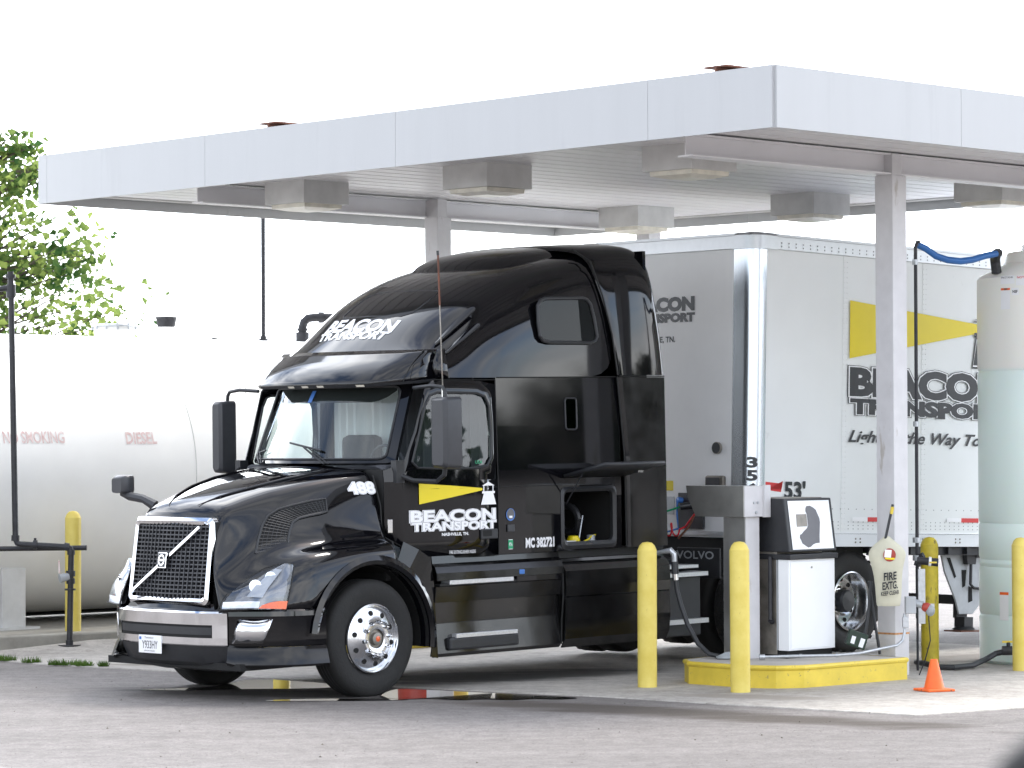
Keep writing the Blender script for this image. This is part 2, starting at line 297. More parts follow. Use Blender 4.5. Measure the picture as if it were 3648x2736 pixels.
def struct(o, kind='structure'): o['kind'] = kind; return o
def copy_tree(o, parent=None):
    c = o.copy(); col.objects.link(c)
    if parent: c.parent = parent
    for ch in list(o.children): copy_tree(ch, c)
    return c
def textmesh(name, s, parent, o, xd, ud, w_, h_, layers, shear=0., track=1.0, label=None, curve=None):
    """raised lettering: o lower-left corner, xd reading direction, ud up; layers = [(material, offset)] back to front"""
    xd, ud = Vector(xd).normalized(), Vector(ud).normalized(); nn = xd.cross(ud); mb = MB(); mats = []
    base = None
    for li, (mat, off) in enumerate(layers):
        cu = bpy.data.curves.new('t', 'FONT'); cu.body = s; cu.shear = shear; cu.offset = 0; cu.space_character = track; cu.resolution_u = 3
        cu.extrude = 0
        tmp = bpy.data.objects.new('t', cu); col.objects.link(tmp)
        if base is None:
            dg = bpy.context.evaluated_depsgraph_get(); me = bpy.data.meshes.new_from_object(tmp.evaluated_get(dg))
            xs = [v.co.x for v in me.vertices]; ys = [v.co.y for v in me.vertices]; base = (min(xs), max(xs), min(ys), max(ys)); bpy.data.meshes.remove(me)
        cu.offset = off
        dg = bpy.context.evaluated_depsgraph_get(); me = bpy.data.meshes.new_from_object(tmp.evaluated_get(dg))
        bpy.data.objects.remove(tmp); bpy.data.curves.remove(cu)
        x0, x1, y0, y1 = base; o_ = Vector(o)
        mb.cm = li; mats.append(mat); vs = []
        for v in me.vertices:
            X = (v.co.x-x0)/(x1-x0)*w_; Y = (v.co.y-y0)/(y1-y0)*h_
            if curve: vs.append(Vector(curve(X, Y))+nn*(.0015*li))
            else: vs.append(o_+xd*X+ud*Y+nn*(.0015*li))
        mb.add(vs, [tuple(p.vertices) for p in me.polygons], False); bpy.data.meshes.remove(me)
    return mb.build(name, mats, parent, label=label)
S2 = math.sqrt(.5)
def cw(X, Y, z=0.): return Vector((-S2*X+S2*Y, -S2*X-S2*Y, z))    # station frame -> world
RZ = R_(225)
# ================================================================ GROUND
g = MB().add([(-400,-200,0),(400,-200,0),(400,900,0),(-400,900,0)], [(0,1,2,3)]).build('asphalt_ground', 'asphalt'); struct(g)
pad_poly = [(3.21,25.08),(1.81,26.17),(.78,27.05),(-1.03,28.23),(-2.2,29.25),(-3.31,30.31),(-4.03,30.83),(-4.57,31.23),(-5.23,31.91),(-9,35.2),(-14,39),(-6,47),(-1.5,40.6),(4.7,33.9),(10.5,28.2),(7.6,27.9),(4.9,26.1),(4.24,25.75)]
mb = MB(); mb.prism([(x,y,-.2) for x,y in pad_poly], (0,0,1), .212); pad = mb.build('concrete_pad', 'pad', bevel=.01); struct(pad)
gr = MB().add([(-30,42.5,.008),(-7.4,42.5,.008),(-2,48,.008),(0,60,.008),(-6,75,.008),(-60,75,.008)], [(0,1,2,3,4,5)]).build('grass_lawn', 'grass'); struct(gr)
gr2 = MB().add([(0.5,62,.008),(60,58,.008),(120,260,.008),(-8,260,.008)], [(0,1,2,3)]).build('grass_field', 'grass'); struct(gr2)
def tuft(name, spots, n, h, seed, label=None):
    rnd = random.Random(seed); mb = MB()
    for _ in range(n):
        cx, cy, r = rnd.choice(spots); a = rnd.uniform(0, 6.28); q = r*math.sqrt(rnd.random()); x, y = cx+q*math.cos(a), cy+q*math.sin(a)*.5
        b_ = rnd.uniform(0, 6.28); hh = h*rnd.uniform(.5, 1.2); w2 = .006; lx, ly = rnd.uniform(-.04,.04), rnd.uniform(-.04,.04)
        mb.add([(x-w2*math.cos(b_),y-w2*math.sin(b_),.01),(x+w2*math.cos(b_),y+w2*math.sin(b_),.01),(x+lx,y+ly,hh)], [(0,1,2)], False)
    return mb.build(name, 'grass')
o = tuft('grass_tufts', [(-4.85,31.55,.1),(-4.55,31.2,.09),(-4.4,31.15,.12),(-4.25,31.05,.10),(-4.05,30.93,.05),(-5.15,31.85,.10),(-5.3,32.0,.1)], 900, .07, 3); struct(o, 'stuff')
rnd = random.Random(8); mb = MB()
for _ in range(12000):
    x, y = rnd.uniform(-24,-1.5), rnd.uniform(42.6, 62)
    b_ = rnd.uniform(0, 6.28); hh = rnd.uniform(.06,.14); w2 = .012
    mb.add([(x-w2*math.cos(b_),y-w2*math.sin(b_),.01),(x+w2*math.cos(b_),y+w2*math.sin(b_),.01),(x+rnd.uniform(-.05,.05),y,hh)], [(0,1,2)], False)
o = mb.build('grass_blades', 'grass'); struct(o, 'stuff')
def blob(poly, z, name, mat):
    # smooth closed outline through poly
    n = len(poly); pts = []
    for i in range(n):
        p0, p1, p2, p3 = [Vector((*poly[(i+k) % n], 0)) for k in (-1,0,1,2)]
        for q in range(5):
            t_ = q/5; pts.append(.5*((2*p1)+(p2-p0)*t_+(2*p0-5*p1+4*p2-p3)*t_*t_+(3*p1-p0-3*p2+p3)*t_**3))
    return MB().add([(p.x,p.y,z) for p in pts], [tuple(range(len(pts)))], False).build(name, mat)
struct(blob([(-3.35,28.1),(-2.9,27.98),(-2.4,28.1),(-1.8,28.15),(-1.55,28.4),(-1.75,28.75),(-2.1,29.15),(-2.45,29.2),(-2.62,28.75),(-2.8,28.35)], .005, 'puddle', 'water'))
struct(blob([(-1.05,28.0),(-.75,27.9),(-.4,27.66),(0,27.42),(.30,27.18),(.55,26.98),(.40,26.83),(.18,26.88),(0,26.78),(-.25,26.86),(-.45,26.80),(-.7,26.95),(-.9,26.93),(-1.15,27.15)], .005, 'puddle', 'water'))
struct(blob([(-1.2,27.0),(-1.9,26.95),(-2.1,26.8),(-1.4,26.78),(-.9,26.85)], .005, 'puddle', 'water'))
# loose pebbles
mb = MB(); rnd = random.Random(5)
for _ in range(2600):
    y = rnd.uniform(20, 31); x = rnd.uniform(-.18,.18)*y; r = rnd.uniform(.002,.005) if rnd.random() < .97 else rnd.uniform(.007,.012)
    a = rnd.uniform(0,3); vs = [(x+r*math.cos(a+k*1.57), y+r*math.sin(a+k*1.57), .001) for k in range(4)]+[(x,y,r*.9)]
    mb.add(vs, [(0,1,4),(1,2,4),(2,3,4),(3,0,4)], False)
o = mb.build('gravel', 'bark'); struct(o, 'stuff')
# ================================================================ CANOPY (station frame local, origin at near column)
CX0, CY0 = -23.3, -18.25
def cl(X, Y, z): return (X-CX0, Y-CY0, z)
can = thing('fuel_canopy', 'wide flat white canopy with deep fascia over the fuel lane', 'canopy', cw(CX0, CY0, 0), RZ)
X0, X1, Y0, Y1, Z0, Z1 = -28.15, -19.77, -27.38, -16.69, 4.80, 5.32; ZD = 4.90   # ZD: ceiling deck height
# fascia: four sides with panel seams (each side one strip of sheet, gaps as dark joints behind)
T_ = .03
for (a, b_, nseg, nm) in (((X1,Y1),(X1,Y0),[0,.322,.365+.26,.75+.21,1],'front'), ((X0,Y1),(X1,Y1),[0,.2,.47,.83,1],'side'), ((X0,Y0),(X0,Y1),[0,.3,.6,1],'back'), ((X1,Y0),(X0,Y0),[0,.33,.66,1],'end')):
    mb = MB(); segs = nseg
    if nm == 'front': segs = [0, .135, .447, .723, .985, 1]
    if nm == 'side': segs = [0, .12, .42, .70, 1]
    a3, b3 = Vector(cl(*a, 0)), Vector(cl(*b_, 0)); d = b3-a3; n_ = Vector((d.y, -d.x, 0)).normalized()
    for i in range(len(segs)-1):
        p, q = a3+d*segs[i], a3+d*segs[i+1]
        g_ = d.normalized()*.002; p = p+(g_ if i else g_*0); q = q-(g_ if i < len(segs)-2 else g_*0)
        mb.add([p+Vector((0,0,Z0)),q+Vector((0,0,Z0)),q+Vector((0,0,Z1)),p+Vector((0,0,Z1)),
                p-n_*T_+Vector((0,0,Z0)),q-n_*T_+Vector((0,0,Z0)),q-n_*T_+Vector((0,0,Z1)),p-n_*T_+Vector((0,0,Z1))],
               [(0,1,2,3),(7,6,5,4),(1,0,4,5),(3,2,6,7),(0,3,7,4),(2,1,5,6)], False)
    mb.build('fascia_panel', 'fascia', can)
mb = MB()
for (xa, ya, xb, yb) in ((X0+.03,Y0+.03,X0+.16,Y1-.03),(X1-.16,Y0+.03,X1-.03,Y1-.03),(X0+.16,Y0+.03,X1-.16,Y0+.16),(X0+.16,Y1-.16,X1-.16,Y1-.03)):
    mb.box(cl(xa,ya,ZD+.004), cl(xb,yb,ZD+.045))
mb.build('soffit_trim', 'dirtywhite', can)
# fascia back return + ceiling deck with lapped pans
mb = MB(); y = Y0+.16
while y < Y1-.16:
    y2 = min(y+.30, Y1-.16)
    mb.box(cl(X0+.16, y+.004, ZD+.02), cl(X1-.16, y2-.028, ZD+.06)); mb.box(cl(X0+.16, y2-.028, ZD+.045), cl(X1-.16, y2+.004, ZD+.07)); y += .30
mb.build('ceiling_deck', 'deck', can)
MB().box(cl(X0+.031,Y0+.031,ZD+.085), cl(X1-.031,Y1-.031,Z1-.08)).build('roof_sheet', 'dirtywhite', can)
for Y in (-18.25, -25.2):
    mb = MB(); xe = X1-.58 if Y > -20 else X1-.50; mb.box(cl(X0+.6, Y-.09, 4.705), cl(xe, Y+.09, 4.72)); mb.box(cl(X0+.6, Y-.006, 4.72), cl(xe, Y+.006, 4.89)); mb.box(cl(X0+.6, Y-.09, 4.89), cl(xe, Y+.09, 4.902))
    mb.build('ceiling_beam', 'deck', can)
for Y in (-17.45, -23.55):
    mb = MB(); mb.box(cl(X1-.75, Y-.14, Z1-.02), cl(X1-.10, Y+.14, Z1+.005)); mb.box(cl(X1-.75, Y-.012, Z1+.005), cl(X1-.10, Y+.012, Z1+.055)); mb.box(cl(X1-.75, Y-.14, Z1+.055), cl(X1-.10, Y+.14, Z1+.07))
    mb.build('roof_beam', 'rust', can)
for o_ in can.children:      # the long front edge runs 2.3 degrees off square
    for v in o_.data.vertices:
        X, Y = v.co.x+CX0, v.co.y+CY0
        v.co.x += .0406*(Y-Y1)*max(0, (X-X0)/(X1-X0))
def column(X, Y, zt=4.90):
    mb = MB(); h = .105; mb.box(cl(X-h, Y-h, 0), cl(X+h, Y+h, 4.70)); o = mb.build('column', 'colwhite', can, bevel=.006)
    MB().box(cl(X-.035, Y+.095, 4.70), cl(X+h-.002, Y+.104, 4.90)).box(cl(X+.095, Y-.09, 4.70), cl(X+.104, Y+.095, 4.90)).build('stiffener', 'colwhite', o)
    mb = MB(); h += .003; pts = [(-h,-h),(h,-h),(h,h),(-h,h)]
    rows = [[cl(X+a, Y+b_, z) for a, b_ in pts] for z in (.395, .412)]
    mb.grid(rows, True, False); mb.build('weld_line', 'rustline', o); return o
colA = column(-23.3, -18.25); column(-23.9, -25.05); column(-26.9, -18.25); column(-27.35,-25.05)
# canopy lights
def canopy_light():
    t_ = thing('canopy_light', 'x', 'light fixture')
    MB().box((-.31,-.31,-.24),(.31,.31,0)).build('housing', 'dirtywhite', t_, bevel=.004)
    mb = MB(); mb.grid([[(-.26,-.26,-.235),(.26,-.26,-.235),(.26,.26,-.235),(-.26,.26,-.235)],[(-.255,-.255,-.28),(.255,-.255,-.28),(.255,.255,-.28),(-.255,.255,-.28)],[(-.14,-.14,-.305),(.14,-.14,-.305),(.14,.14,-.305),(-.14,.14,-.305)]], True, False)
    mb.add([(-.14,-.14,-.305),(.14,-.14,-.305),(.14,.14,-.305),(-.14,.14,-.305)], [(3,2,1,0)]); mb.build('lens', 'lens', t_)
    return t_
cl0 = canopy_light(); first = True
for (X, Y, lab) in ((-21.47,-24.48,'white box light under the canopy nearest its left corner'),(-21.47,-21.80,'white box light under the canopy above the truck antenna'),
        (-21.47,-19.15,'white box light with rust-brown lens edge near the canopy corner'),(-26.6,-24.55,'white box light right above the black cab roof'),
        (-26.6,-21.95,'white box light hanging just above the trailer roof corner'),(-26.6,-19.45,'white box light at the right edge beyond the near column')):
    t_ = cl0 if first else copy_tree(cl0); first = False
    t_.location = cw(X, Y, 4.928); t_.rotation_euler = (0,0,RZ); t_['label'] = lab; t_['group'] = 'box lights under the canopy'
# ================================================================ BOLLARDS
def bollard(mat='yellow', H=1.3, r=.087):
    mb = MB(); mb.lathe([(r,0),(r,H-.075),(r*.96,H-.07),(r*.80,H-.035),(r*.5,H-.008),(0.001,H)], n=32)
    return mb.build('bollard', mat)
for (x, y, z, lab, mat, H) in ((1.20,28.03,.012,'yellow bollard left of the fuel island beside the black truck','yellow',1.30),
        (1.99,27.42,.012,'bright yellow bollard right in front of the fuel island','yellow',1.32),
        (4.10,30.77,.012,'dirty dark yellow bollard behind the cone and electric box','yellowdirty',1.25),
        (4.85,29.85,.012,'yellow bollard at the right edge in front of the poly tank','yellow',1.27),
        (-4.80,34.13,.174,'yellow bollard behind the black pipe at the storage tank','yellow',1.31),
        (-5.25,40.9,.0,'yellow bollard stub seen low behind the storage tank','yellow',.42),
        (-2.35,31.75,.012,'yellow bollard base seen under the front of the truck','yellow',1.2)):
    o = bollard(mat, H); o.location = (x, y, z); tag(o, lab, 'bollard', 'yellow bollards')
    o.rotation_euler = (R_(random.Random(x).uniform(-.4,.4)), R_(random.Random(y).uniform(-.4,.4)), 0)
# ================================================================ FUEL ISLAND
isl = MB(); ox, oy = -21.38, -17.94      # near corner in station frame
def il(X, Y, z=0.): return cw(X, Y, z)
# outline in station coords (chamfered/rounded left end)
out_ = [(-21.52,-17.86),(-22.93,-17.80),(-22.95,-19.05),(-21.75,-19.25),(-21.40,-19.18),(-21.20,-18.95),(-21.18,-18.25),(-21.30,-18.0)]
def off(poly, d):
    cx = sum(p[0] for p in poly)/len(poly); cy = sum(p[1] for p in poly)/len(poly); r_ = []
    for x, y in poly:
        l_ = math.hypot(x-cx, y-cy); r_.append((x+(x-cx)/l_*d, y+(y-cy)/l_*d))
    return r_
island = thing('fuel_island', 'raised island with yellow painted steel kerb carrying the white pump', 'fuel island', cw(-22.0,-18.5,0))
il0 = cw(-22.0,-18.5,0)
def iloc(p, z): q = cw(p[0], p[1], z)-il0; return (q.x, q.y, z)
rows = []
for d, z in ((0,0.0),(0,.165),(.004,.172),(.014,.178),(.018,.192),(.014,.206),(0,.214),(-.02,.215)):
    rows.append([iloc(p, z) for p in off(out_, d)])
mb = MB(); mb.grid(rows, True, False, flip=False); mb.build('kerb', 'kerbyellow', island, bevel=.006, weld=True)
mb = MB(); mb.add([iloc(p, .2125) for p in off(out_, -.015)], [tuple(range(len(out_)))]); mb.build('island_top', 'concrete', island)
far_isl = thing('fuel_island', 'second fuel island with yellow kerb hidden behind the truck', 'fuel island', cw(-22.3,-25.0,0), RZ)
MB().box((.95,-.6,0),(-2.4,.6,.2)).build('kerb', 'kerbyellow', far_isl, bevel=.03)
MB().box((.9,-.55,.2),(-2.35,.55,.205)).build('island_top', 'concrete', far_isl)
dr = thing('oil_drum', 'red oil drum behind the truck, mirrored in the puddle', 'drum', (-1.05,36.4,.012))
MB().lathe([(.001,0),(.29,0),(.295,.28),(.305,.29),(.295,.30),(.295,.58),(.305,.59),(.295,.60),(.29,.88),(.001,.88)], n=28).build('body', 'red', dr)
for x_, y_, l_ in ((-.62,37.0,'yellow bollard next to the red oil drum behind the truck'),(-.1,37.5,'yellow bollard farthest right behind the truck')):
    o = bollard('yellow', 1.2); o.location = (x_, y_, .012); tag(o, l_, 'bollard', 'yellow bollards')
# ---- fuel pump (dispenser)
PX, PY = -22.07, -18.49
pump = thing('fuel_pump', 'white diesel pump with sloping black framed head and torn black decal', 'fuel pump', cw(PX, PY, .214), RZ)
# local frame: x -> front-left, y -> right-front
# body occupies x from 0 (left end) to -.62, y from -.42 to 0
W_ = .66
MB().box((-.01,-.40,0),(-W_+.01,-.03,.07)).build('plinth', 'void', pump)
MB().box((0,-.13,.07),(-.004-W_,-.002,.905)).build('body', 'pumpwhite', pump, bevel=.004)
MB().box((.003,-.135,.075),(-.006,-.148,.9)).build('side_trim', 'silver', pump)
MB().box((-.02,-.0015,.085),(-W_+.02,.006,.885)).build('front_door', 'pumpwhite', pump, bevel=.003)
MB().lathe([(.001,.016),(.011,.016),(.013,.006)], (-.31,0,.83), 'y', 12).build('lock', 'chrome', pump)
MB().box((-.002,-.62,.03),(-W_,-.15,1.47)).build('steel_cladding', 'dirtysteel', pump, bevel=.004)
MB().box((.015,-.36,.905),(-W_-.02,.03,.955)).build('shelf', 'plastic', pump, bevel=.008)
hz0, hz1 = .975, 1.465
prof = [(.02,hz0),(-.05,hz1),(-.33,hz1),(-.36,hz0)]   # (y, z) profile of the head
mb = MB(); mb.prism([(.012, y, z) for y, z in prof], (-1,0,0), W_+.024); mb.build('head', 'plastic', pump, bevel=.01)
def hp(x, s, d=.004):  # point on the sloping face
    y = .02+(-.07)*s; z = hz0+(hz1-hz0)*s; return (x, y+d, z+d*.14)
mb = MB(); mb.add([hp(-.035,.045), hp(-W_+.03,.045), hp(-W_+.03,.955), hp(-.035,.955)], [(0,1,2,3)]); mb.build('face_panel', 'pumpwhite', pump)
sc = lambda px, py: hp(-.035-(px-455)/(1080-455)*(W_-.065)+(1-(1105-py)/(1105-490))*.07, .045+(1105-py)/(1105-490)*.91, .006)
dec = [(735,560),(790,556),(840,580),(880,610),(905,665),(932,715),(941,770),(936,860),(932,930),(933,1030),(870,1035),(830,1050),(800,1075),(758,1085),(720,1062),(670,1030),(650,985),(632,960),(635,920),(660,912),(690,880),(740,842),(758,810),(752,740),(742,665),(722,625),(722,590)]
mb = MB(); mb.add([sc(*p) for p in dec], [tuple(range(len(dec)))]); mb.build('torn_decal', 'decalgrey', pump)
mb = MB(); mb.add([sc(578,660),sc(735,660),sc(750,815),sc(590,820)], [(3,2,1,0)]); mb.build('rating_plate', 'dirtysteel', pump)
# handle nozzle arm bits
MB().tube([(.03,-.2,.35),(.03,-.2,.93)], .02).tube([(.03,-.2,.35),(.0,-.2,.33)], .026).build('supply_pipe', 'blackpipe', pump)
# ---- steel hose cabinet post
cab = thing('hose_cabinet', 'stainless steel box on a square post standing on the fuel island', 'cabinet', cw(-21.77,-18.75,.214), RZ)
MB().box((0,0,0),(-.19,-.02,1.30)).box((0,-.02,0),(-.02,-.27,1.30)).box((-.17,-.02,0),(-.19,-.27,1.30)).build('post', 'colwhite', cab)
MB().box((.003,-.005,.004),(.008,-.262,1.295)).build('steel_face', 'steel', cab)
mb = MB(); mb.prism([(.06,.03,1.30),(.06,-.56,1.30),(.06,-.66,1.48),(.06,-.68,1.585),(.06,.03,1.585)], (-1,0,0), .34); mb.build('box', 'steel', cab, bevel=.003)
MB().box((.055,.032,1.303),(-.20,.036,1.58)).build('end_panel', 'colwhite', cab)
MB().box((-.20,.03,1.295),(-.285,.06,1.592)).build('corner_flange', 'colwhite', cab, bevel=.003)
mb = MB()
for (x, z) in ((-.075,1.43),(-.125,1.43)): mb.lathe([(.001,.044),(.012,.044),(.013,.037)], (x,0,z), 'y', 10)
mb.lathe([(.001,.05),(.012,.05),(.014,.037)], (-.10,0,1.34), 'y', 10); mb.build('screws', 'galv', cab)
# filter canister on the pump side
flt = thing('fuel_filter', 'white spin-on filter canister with red band between post and pump', 'filter', (2.37,28.92,.62))
MB().lathe([(.001,0),(.04,0),(.048,.015),(.048,.29),(.001,.29)], n=20).build('canister', 'pumpwhite', flt)
MB().lathe([(.052,.285),(.052,.35),(.03,.37),(.001,.37)], n=16).tube([(0,.0,.34),(.09,.02,.36)], .022).build('filter_head', 'blackpipe', flt)
MB().lathe([(.0488,.155),(.0488,.19)], n=20).build('red_band', 'decalred', flt)
textmesh('lettering', 'LATE', flt, (-.022,-.0492,.160), (1,0,0), (0,0,1), .058, .022, [('decalwhite',0)])
MB().tube([(2.475,29.0,.46),(2.475,29.0,.98)], .02).tube([(2.475,29.0,.46),(2.50,29.06,.43)], .027).tube([(2.475,29.0,.98),(2.42,28.96,.98)], .027).build('black_pipe', 'blackpipe')
tag(bpy.data.objects['black_pipe'], 'vertical black pipe on the grimy steel side of the pump', 'pipe')
# rag on the island
mb = MB(); rnd = random.Random(2); rows = []
for i in range(7):
    rows.append([(1.86+.045*j+rnd.uniform(-.01,.01), 28.62+.035*i+rnd.uniform(-.01,.01), .225+rnd.uniform(0,.07)*math.sin(i/6*math.pi)*math.sin((j+1)/8*math.pi)) for j in range(8)])
tag(mb.grid(rows).build('rag', 'capfab', solid=.004), 'crumpled grey rag on the left end of the fuel island', 'rag')
# galvanised conduit + boxes on column
con = thing('conduit', 'galvanised conduit running from the column along the island top', 'conduit', (2.27,28.62,.214))
def rel(p, o_): return tuple(Vector(p)-Vector(o_))
o0 = (2.27,28.62,.214)
pth = [(2.27,28.50,.245),(2.95,28.52,.255),(3.16,28.55,.27),(3.30,28.72,.285),(3.56,29.02,.31),(3.615,29.07,.35),(3.64,29.10,.42),(3.645,29.11,.60)]
MB().tube([rel(p, o0) for p in pth], .014, 12).build('pipe', 'galv', con)
mb = MB()
mb.tube([rel((2.24,28.495,.245), o0), rel((2.29,28.50,.245), o0)], .026)
for q in ((2.62,28.51,.25),(2.95,28.52,.255)): mb.tube([rel((q[0]-.012,q[1],q[2]), o0), rel((q[0]+.012,q[1],q[2]), o0)], .019)
mb.box(rel((3.62,29.06,.47), o0), rel((3.675,29.12,.57), o0)); mb.build('fittings', 'galv', con, bevel=.004)
jb = thing('electric_box', 'grey electrical junction box with plastic wrapped plug on the white column', 'junction box', (3.69,29.10,.60))
MB().box((-.045,-.05,.0),(.055,.04,.16)).build('box', 'silver', jb, bevel=.008)
MB().tube([(.05,0,.10),(.12,-.03,.08)], .035).build('socket', 'silver', jb)
mb = MB(); mb.sphere((.15,-.04,.06), .05, 10, 7, (1,.8,.9)); mb.build('plug', 'red', jb)
mb = MB(); mb.sphere((.185,-.05,.03), .055, 9, 6, (.8,.8,1)); mb.build('plastic_wrap', 'capfab', jb)
MB().tube([(.17,-.03,.0),(.19,0,-.25),(.15,.1,-.45),(.11,.2,-.586)], .006, 6).build('cord', 'decalblack', jb)
# perforated strut + valves right of column
vl = thing('water_valve', 'black ball valve and camera plug on the thin pipe beside the column', 'valve', (3.90,29.72,.97))
MB().tube([(-.06,0,.10),(.14,-.02,.08)], [.035,.04], 12).build('body', 'blackpipe', vl)
MB().tube([(.05,-.01,.09),(.075,-.012,.088)], .045, 12).build('clamp_ring', 'pumpwhite', vl)
MB().box((.05,-.06,.075),(.12,-.055,.09)).build('yellow_tag', 'kerbyellow', vl)
MB().box((-.05,-.02,-.5),(.015,.02,.02)).build('strut', 'galv', vl)
MB().box((.0,-.03,-.35),(.1,-.02,-.31)).build('bracket', 'galv', vl)
# thin black pipe with fittings
tp_ = thing('water_pipe', 'thin black vertical pipe running up the right side of the white column', 'pipe', (3.865,29.9,.012))
MB().tube([(0,0,.5),(0.005,0,4.05),(.02,0,4.10),(.05,0,4.10)], .017, 10).tube([(0,0,.0),(0,0,.5)], .012, 8).build('pipe', 'blackpipe', tp_)
mb = MB()
for z in (1.05,1.22,2.33,3.88): mb.tube([(0,0,z),(0,0,z+.05)], .03 if z > 1.3 else .042, 10)
mb.build('coupling', 'galv', tp_)
MB().tube([(0,0,1.0),(.02,-.01,1.08),(.06,-.03,1.10)], .035, 8).build('elbow', 'blackpipe', tp_)
bh = MB(); pts = [(3.90,29.95,4.085),(3.98,29.97,4.05),(4.08,30.0,3.98),(4.2,30.05,3.945),(4.33,30.1,3.935),(4.46,30.2,3.955),(4.6,30.3,4.0),(4.72,30.4,4.025)]
tag(MB().tube(pts, .033, 12).build('blue_hose', 'bluehose'), 'blue hose sagging from the thin pipe to the poly tank top', 'hose')
tag(MB().tube([(3.93,30.5,.05),(3.97,30.15,.06),(4.05,29.9,.045),(4.2,29.85,.045),(4.4,30.0,.05),(4.58,30.3,.09),(4.68,30.35,.14),(4.76,30.33,.16)], .028, 10).build('ground_hose', 'plastic'), 'dark grey hose lying on the concrete to the tank outlet', 'hose')
ov = thing('tank_valve', 'black outlet valve with yellow handle at the poly tank foot', 'valve', (4.80,30.33,.12))
MB().tube([(-.06,0,.05),(.10,0,.05)], .045).tube([(0,0,.05),(0,0,.13)], .02).tube([(.08,0,.05),(.12,0,.05)], .06).build('body', 'blackpipe', ov)
MB().box((-.06,-.012,.125),(.05,.012,.145)).build('handle', 'kerbyellow', ov)
# ---- fire extinguisher in bag + squeegee on column
bag = thing('fire_extinguisher', 'fire extinguisher in a beige canvas cover hanging on the white column', 'fire extinguisher', (3.475,28.95,.68))
rows = []
for z, w2, d2 in ((0,.105,.055),(.02,.115,.07),(.12,.122,.085),(.28,.13,.09),(.40,.155,.10),(.47,.185,.10),(.53,.16,.085),(.58,.10,.06),(.62,.05,.035),(.645,.02,.015)):
    row = []
    for k in range(20):
        a = 2*math.pi*k/20; wr = 1+.035*math.sin(5*a+z*18)
        row.append((w2*math.cos(a)*wr-(.012 if z > .35 else 0), d2*math.sin(a)*wr, z))
    rows.append(row)
MB().grid(rows, True).build('canvas_cover', 'canvas', bag, sub=1)
mb = MB(); mb.add([(.058*math.cos(2*math.pi*k/20), -.104-.004*math.cos(4*math.pi*k/20), .475+.062*math.sin(2*math.pi*k/20)) for k in range(20)], [tuple(range(20))]); mb.build('window', 'red', bag)
MB().add([(-.05,-.1095,.455),(.012,-.1095,.45),(.02,-.1095,.52),(-.042,-.1095,.525)], [(0,1,2,3)]).build('inspection_tag', 'decalwhite', bag)
MB().add([(-.04,-.109,.435),(.045,-.109,.43),(.048,-.109,.448),(-.043,-.109,.452)], [(0,1,2,3)]).build('yellow_label', 'decalyellow', bag)
for s_, zz, ww, hh in (('FIRE',.245,.115,.068),('EXTG.',.160,.14,.068),('KEEP CLEAR',.106,.165,.036)):
    def cv(X, Y, zz=zz, ww=ww):
        x = X-ww/2+.004; rr = .098+(zz+Y)*.05
        return (x, -math.sqrt(max(.0, 1-(x/.165)**2))*rr-.004+.0, zz+Y+x*.12)
    textmesh('lettering', s_, bag, (0,0,0), (1,0,0), (0,0,1), ww, hh, [('decalblack', .03)], curve=cv)
sq = thing('squeegee', 'black squeegee handle with yellow band stuck behind the extinguisher cover', 'squeegee', (3.45,28.93,1.22))
MB().tube([(-.02,0,.0),(.07,.01,.40)], .013, 10).build('handle', 'decalblack', sq)
MB().tube([(.054,.008,.31),(.067,.01,.375)], .0165, 10).build('yellow_band', 'kerbyellow', sq)
MB().tube([(-.02,0,.0),(-.035,-.01,-.03)], .02, 8).build('ferrule', 'plastic', sq)
# long black strap/tool leaning beside pump, green box
gb = thing('window_washer_box', 'dark green plastic box with white labels leaning behind the pump', 'box', (3.20,29.15,.24))
MB().obox((0,0,.12), (.085,0,-.03), (0,.07,0), (.022,0,.07)).build('box', 'darkgreen', gb, bevel=.01)
MB().obox((-.04,-.072,.12), (.018,0,-.006), (0,.002,0), (.010,0,.034)).build('paper_label', 'decalwhite', gb)
MB().obox((.04,-.072,.09), (.020,0,-.007), (0,.002,0), (.014,0,.040)).build('paper_label', 'decalwhite', gb)
MB().tube([(.07,.0,.10),(.12,.02,.42),(.14,.03,.66)], .016, 8).build('handle', 'decalblack', gb)
MB().tube([(.12,.03,.66),(.17,.03,.30),(.22,.03,-.02)], .014, 8).build('strap', 'decalblack', gb)
# ---- cone
cone = thing('traffic_cone', 'small scuffed orange traffic cone on the concrete near the column', 'traffic cone', (3.69,27.45,.012), .4)
MB().box((-.135,-.135,0),(.135,.135,.022)).build('base', 'orange', cone, bevel=.008)
MB().lathe([(.095,.02),(.088,.035),(.033,.27),(.030,.278),(.018,.28)], n=28).build('body', 'orange', cone)
# ---- poly tank
pt = thing('poly_tank', 'tall translucent plastic tank with mint green fluid at the right edge', 'water tank', (5.37,31.05,.012))
prof = [(.70,0),(.735,.03)]
for zr in (.48,.95,1.02,1.38,2.88): prof += [(.735,zr-.03),(.722,zr),(.735,zr+.03)]
prof = sorted(prof[2:], key=lambda p: p[1]); prof = [(.70,0),(.735,.03)]+prof+[(.738,3.72),(.735,3.79),(.70,3.83),(.50,3.93),(.455,3.95),(.445,4.04),(.43,4.06),(.38,4.07),(.001,4.075)]
MB().lathe(prof, n=72).build('tank_body', 'poly', pt)
MB().lathe([(.30,4.07),(.30,4.13),(.28,4.14),(.001,4.145)], n=40).build('lid', 'pumpwhite', pt)
MB().tube([(-.60,-.35,3.84),(-.62,-.38,3.97),(-.63,-.52,4.02)], .05, 10).tube([(-.63,-.66,4.02),(-.62,-.48,4.03)], .045, 10).build('inlet_fitting', 'blackpipe', pt)
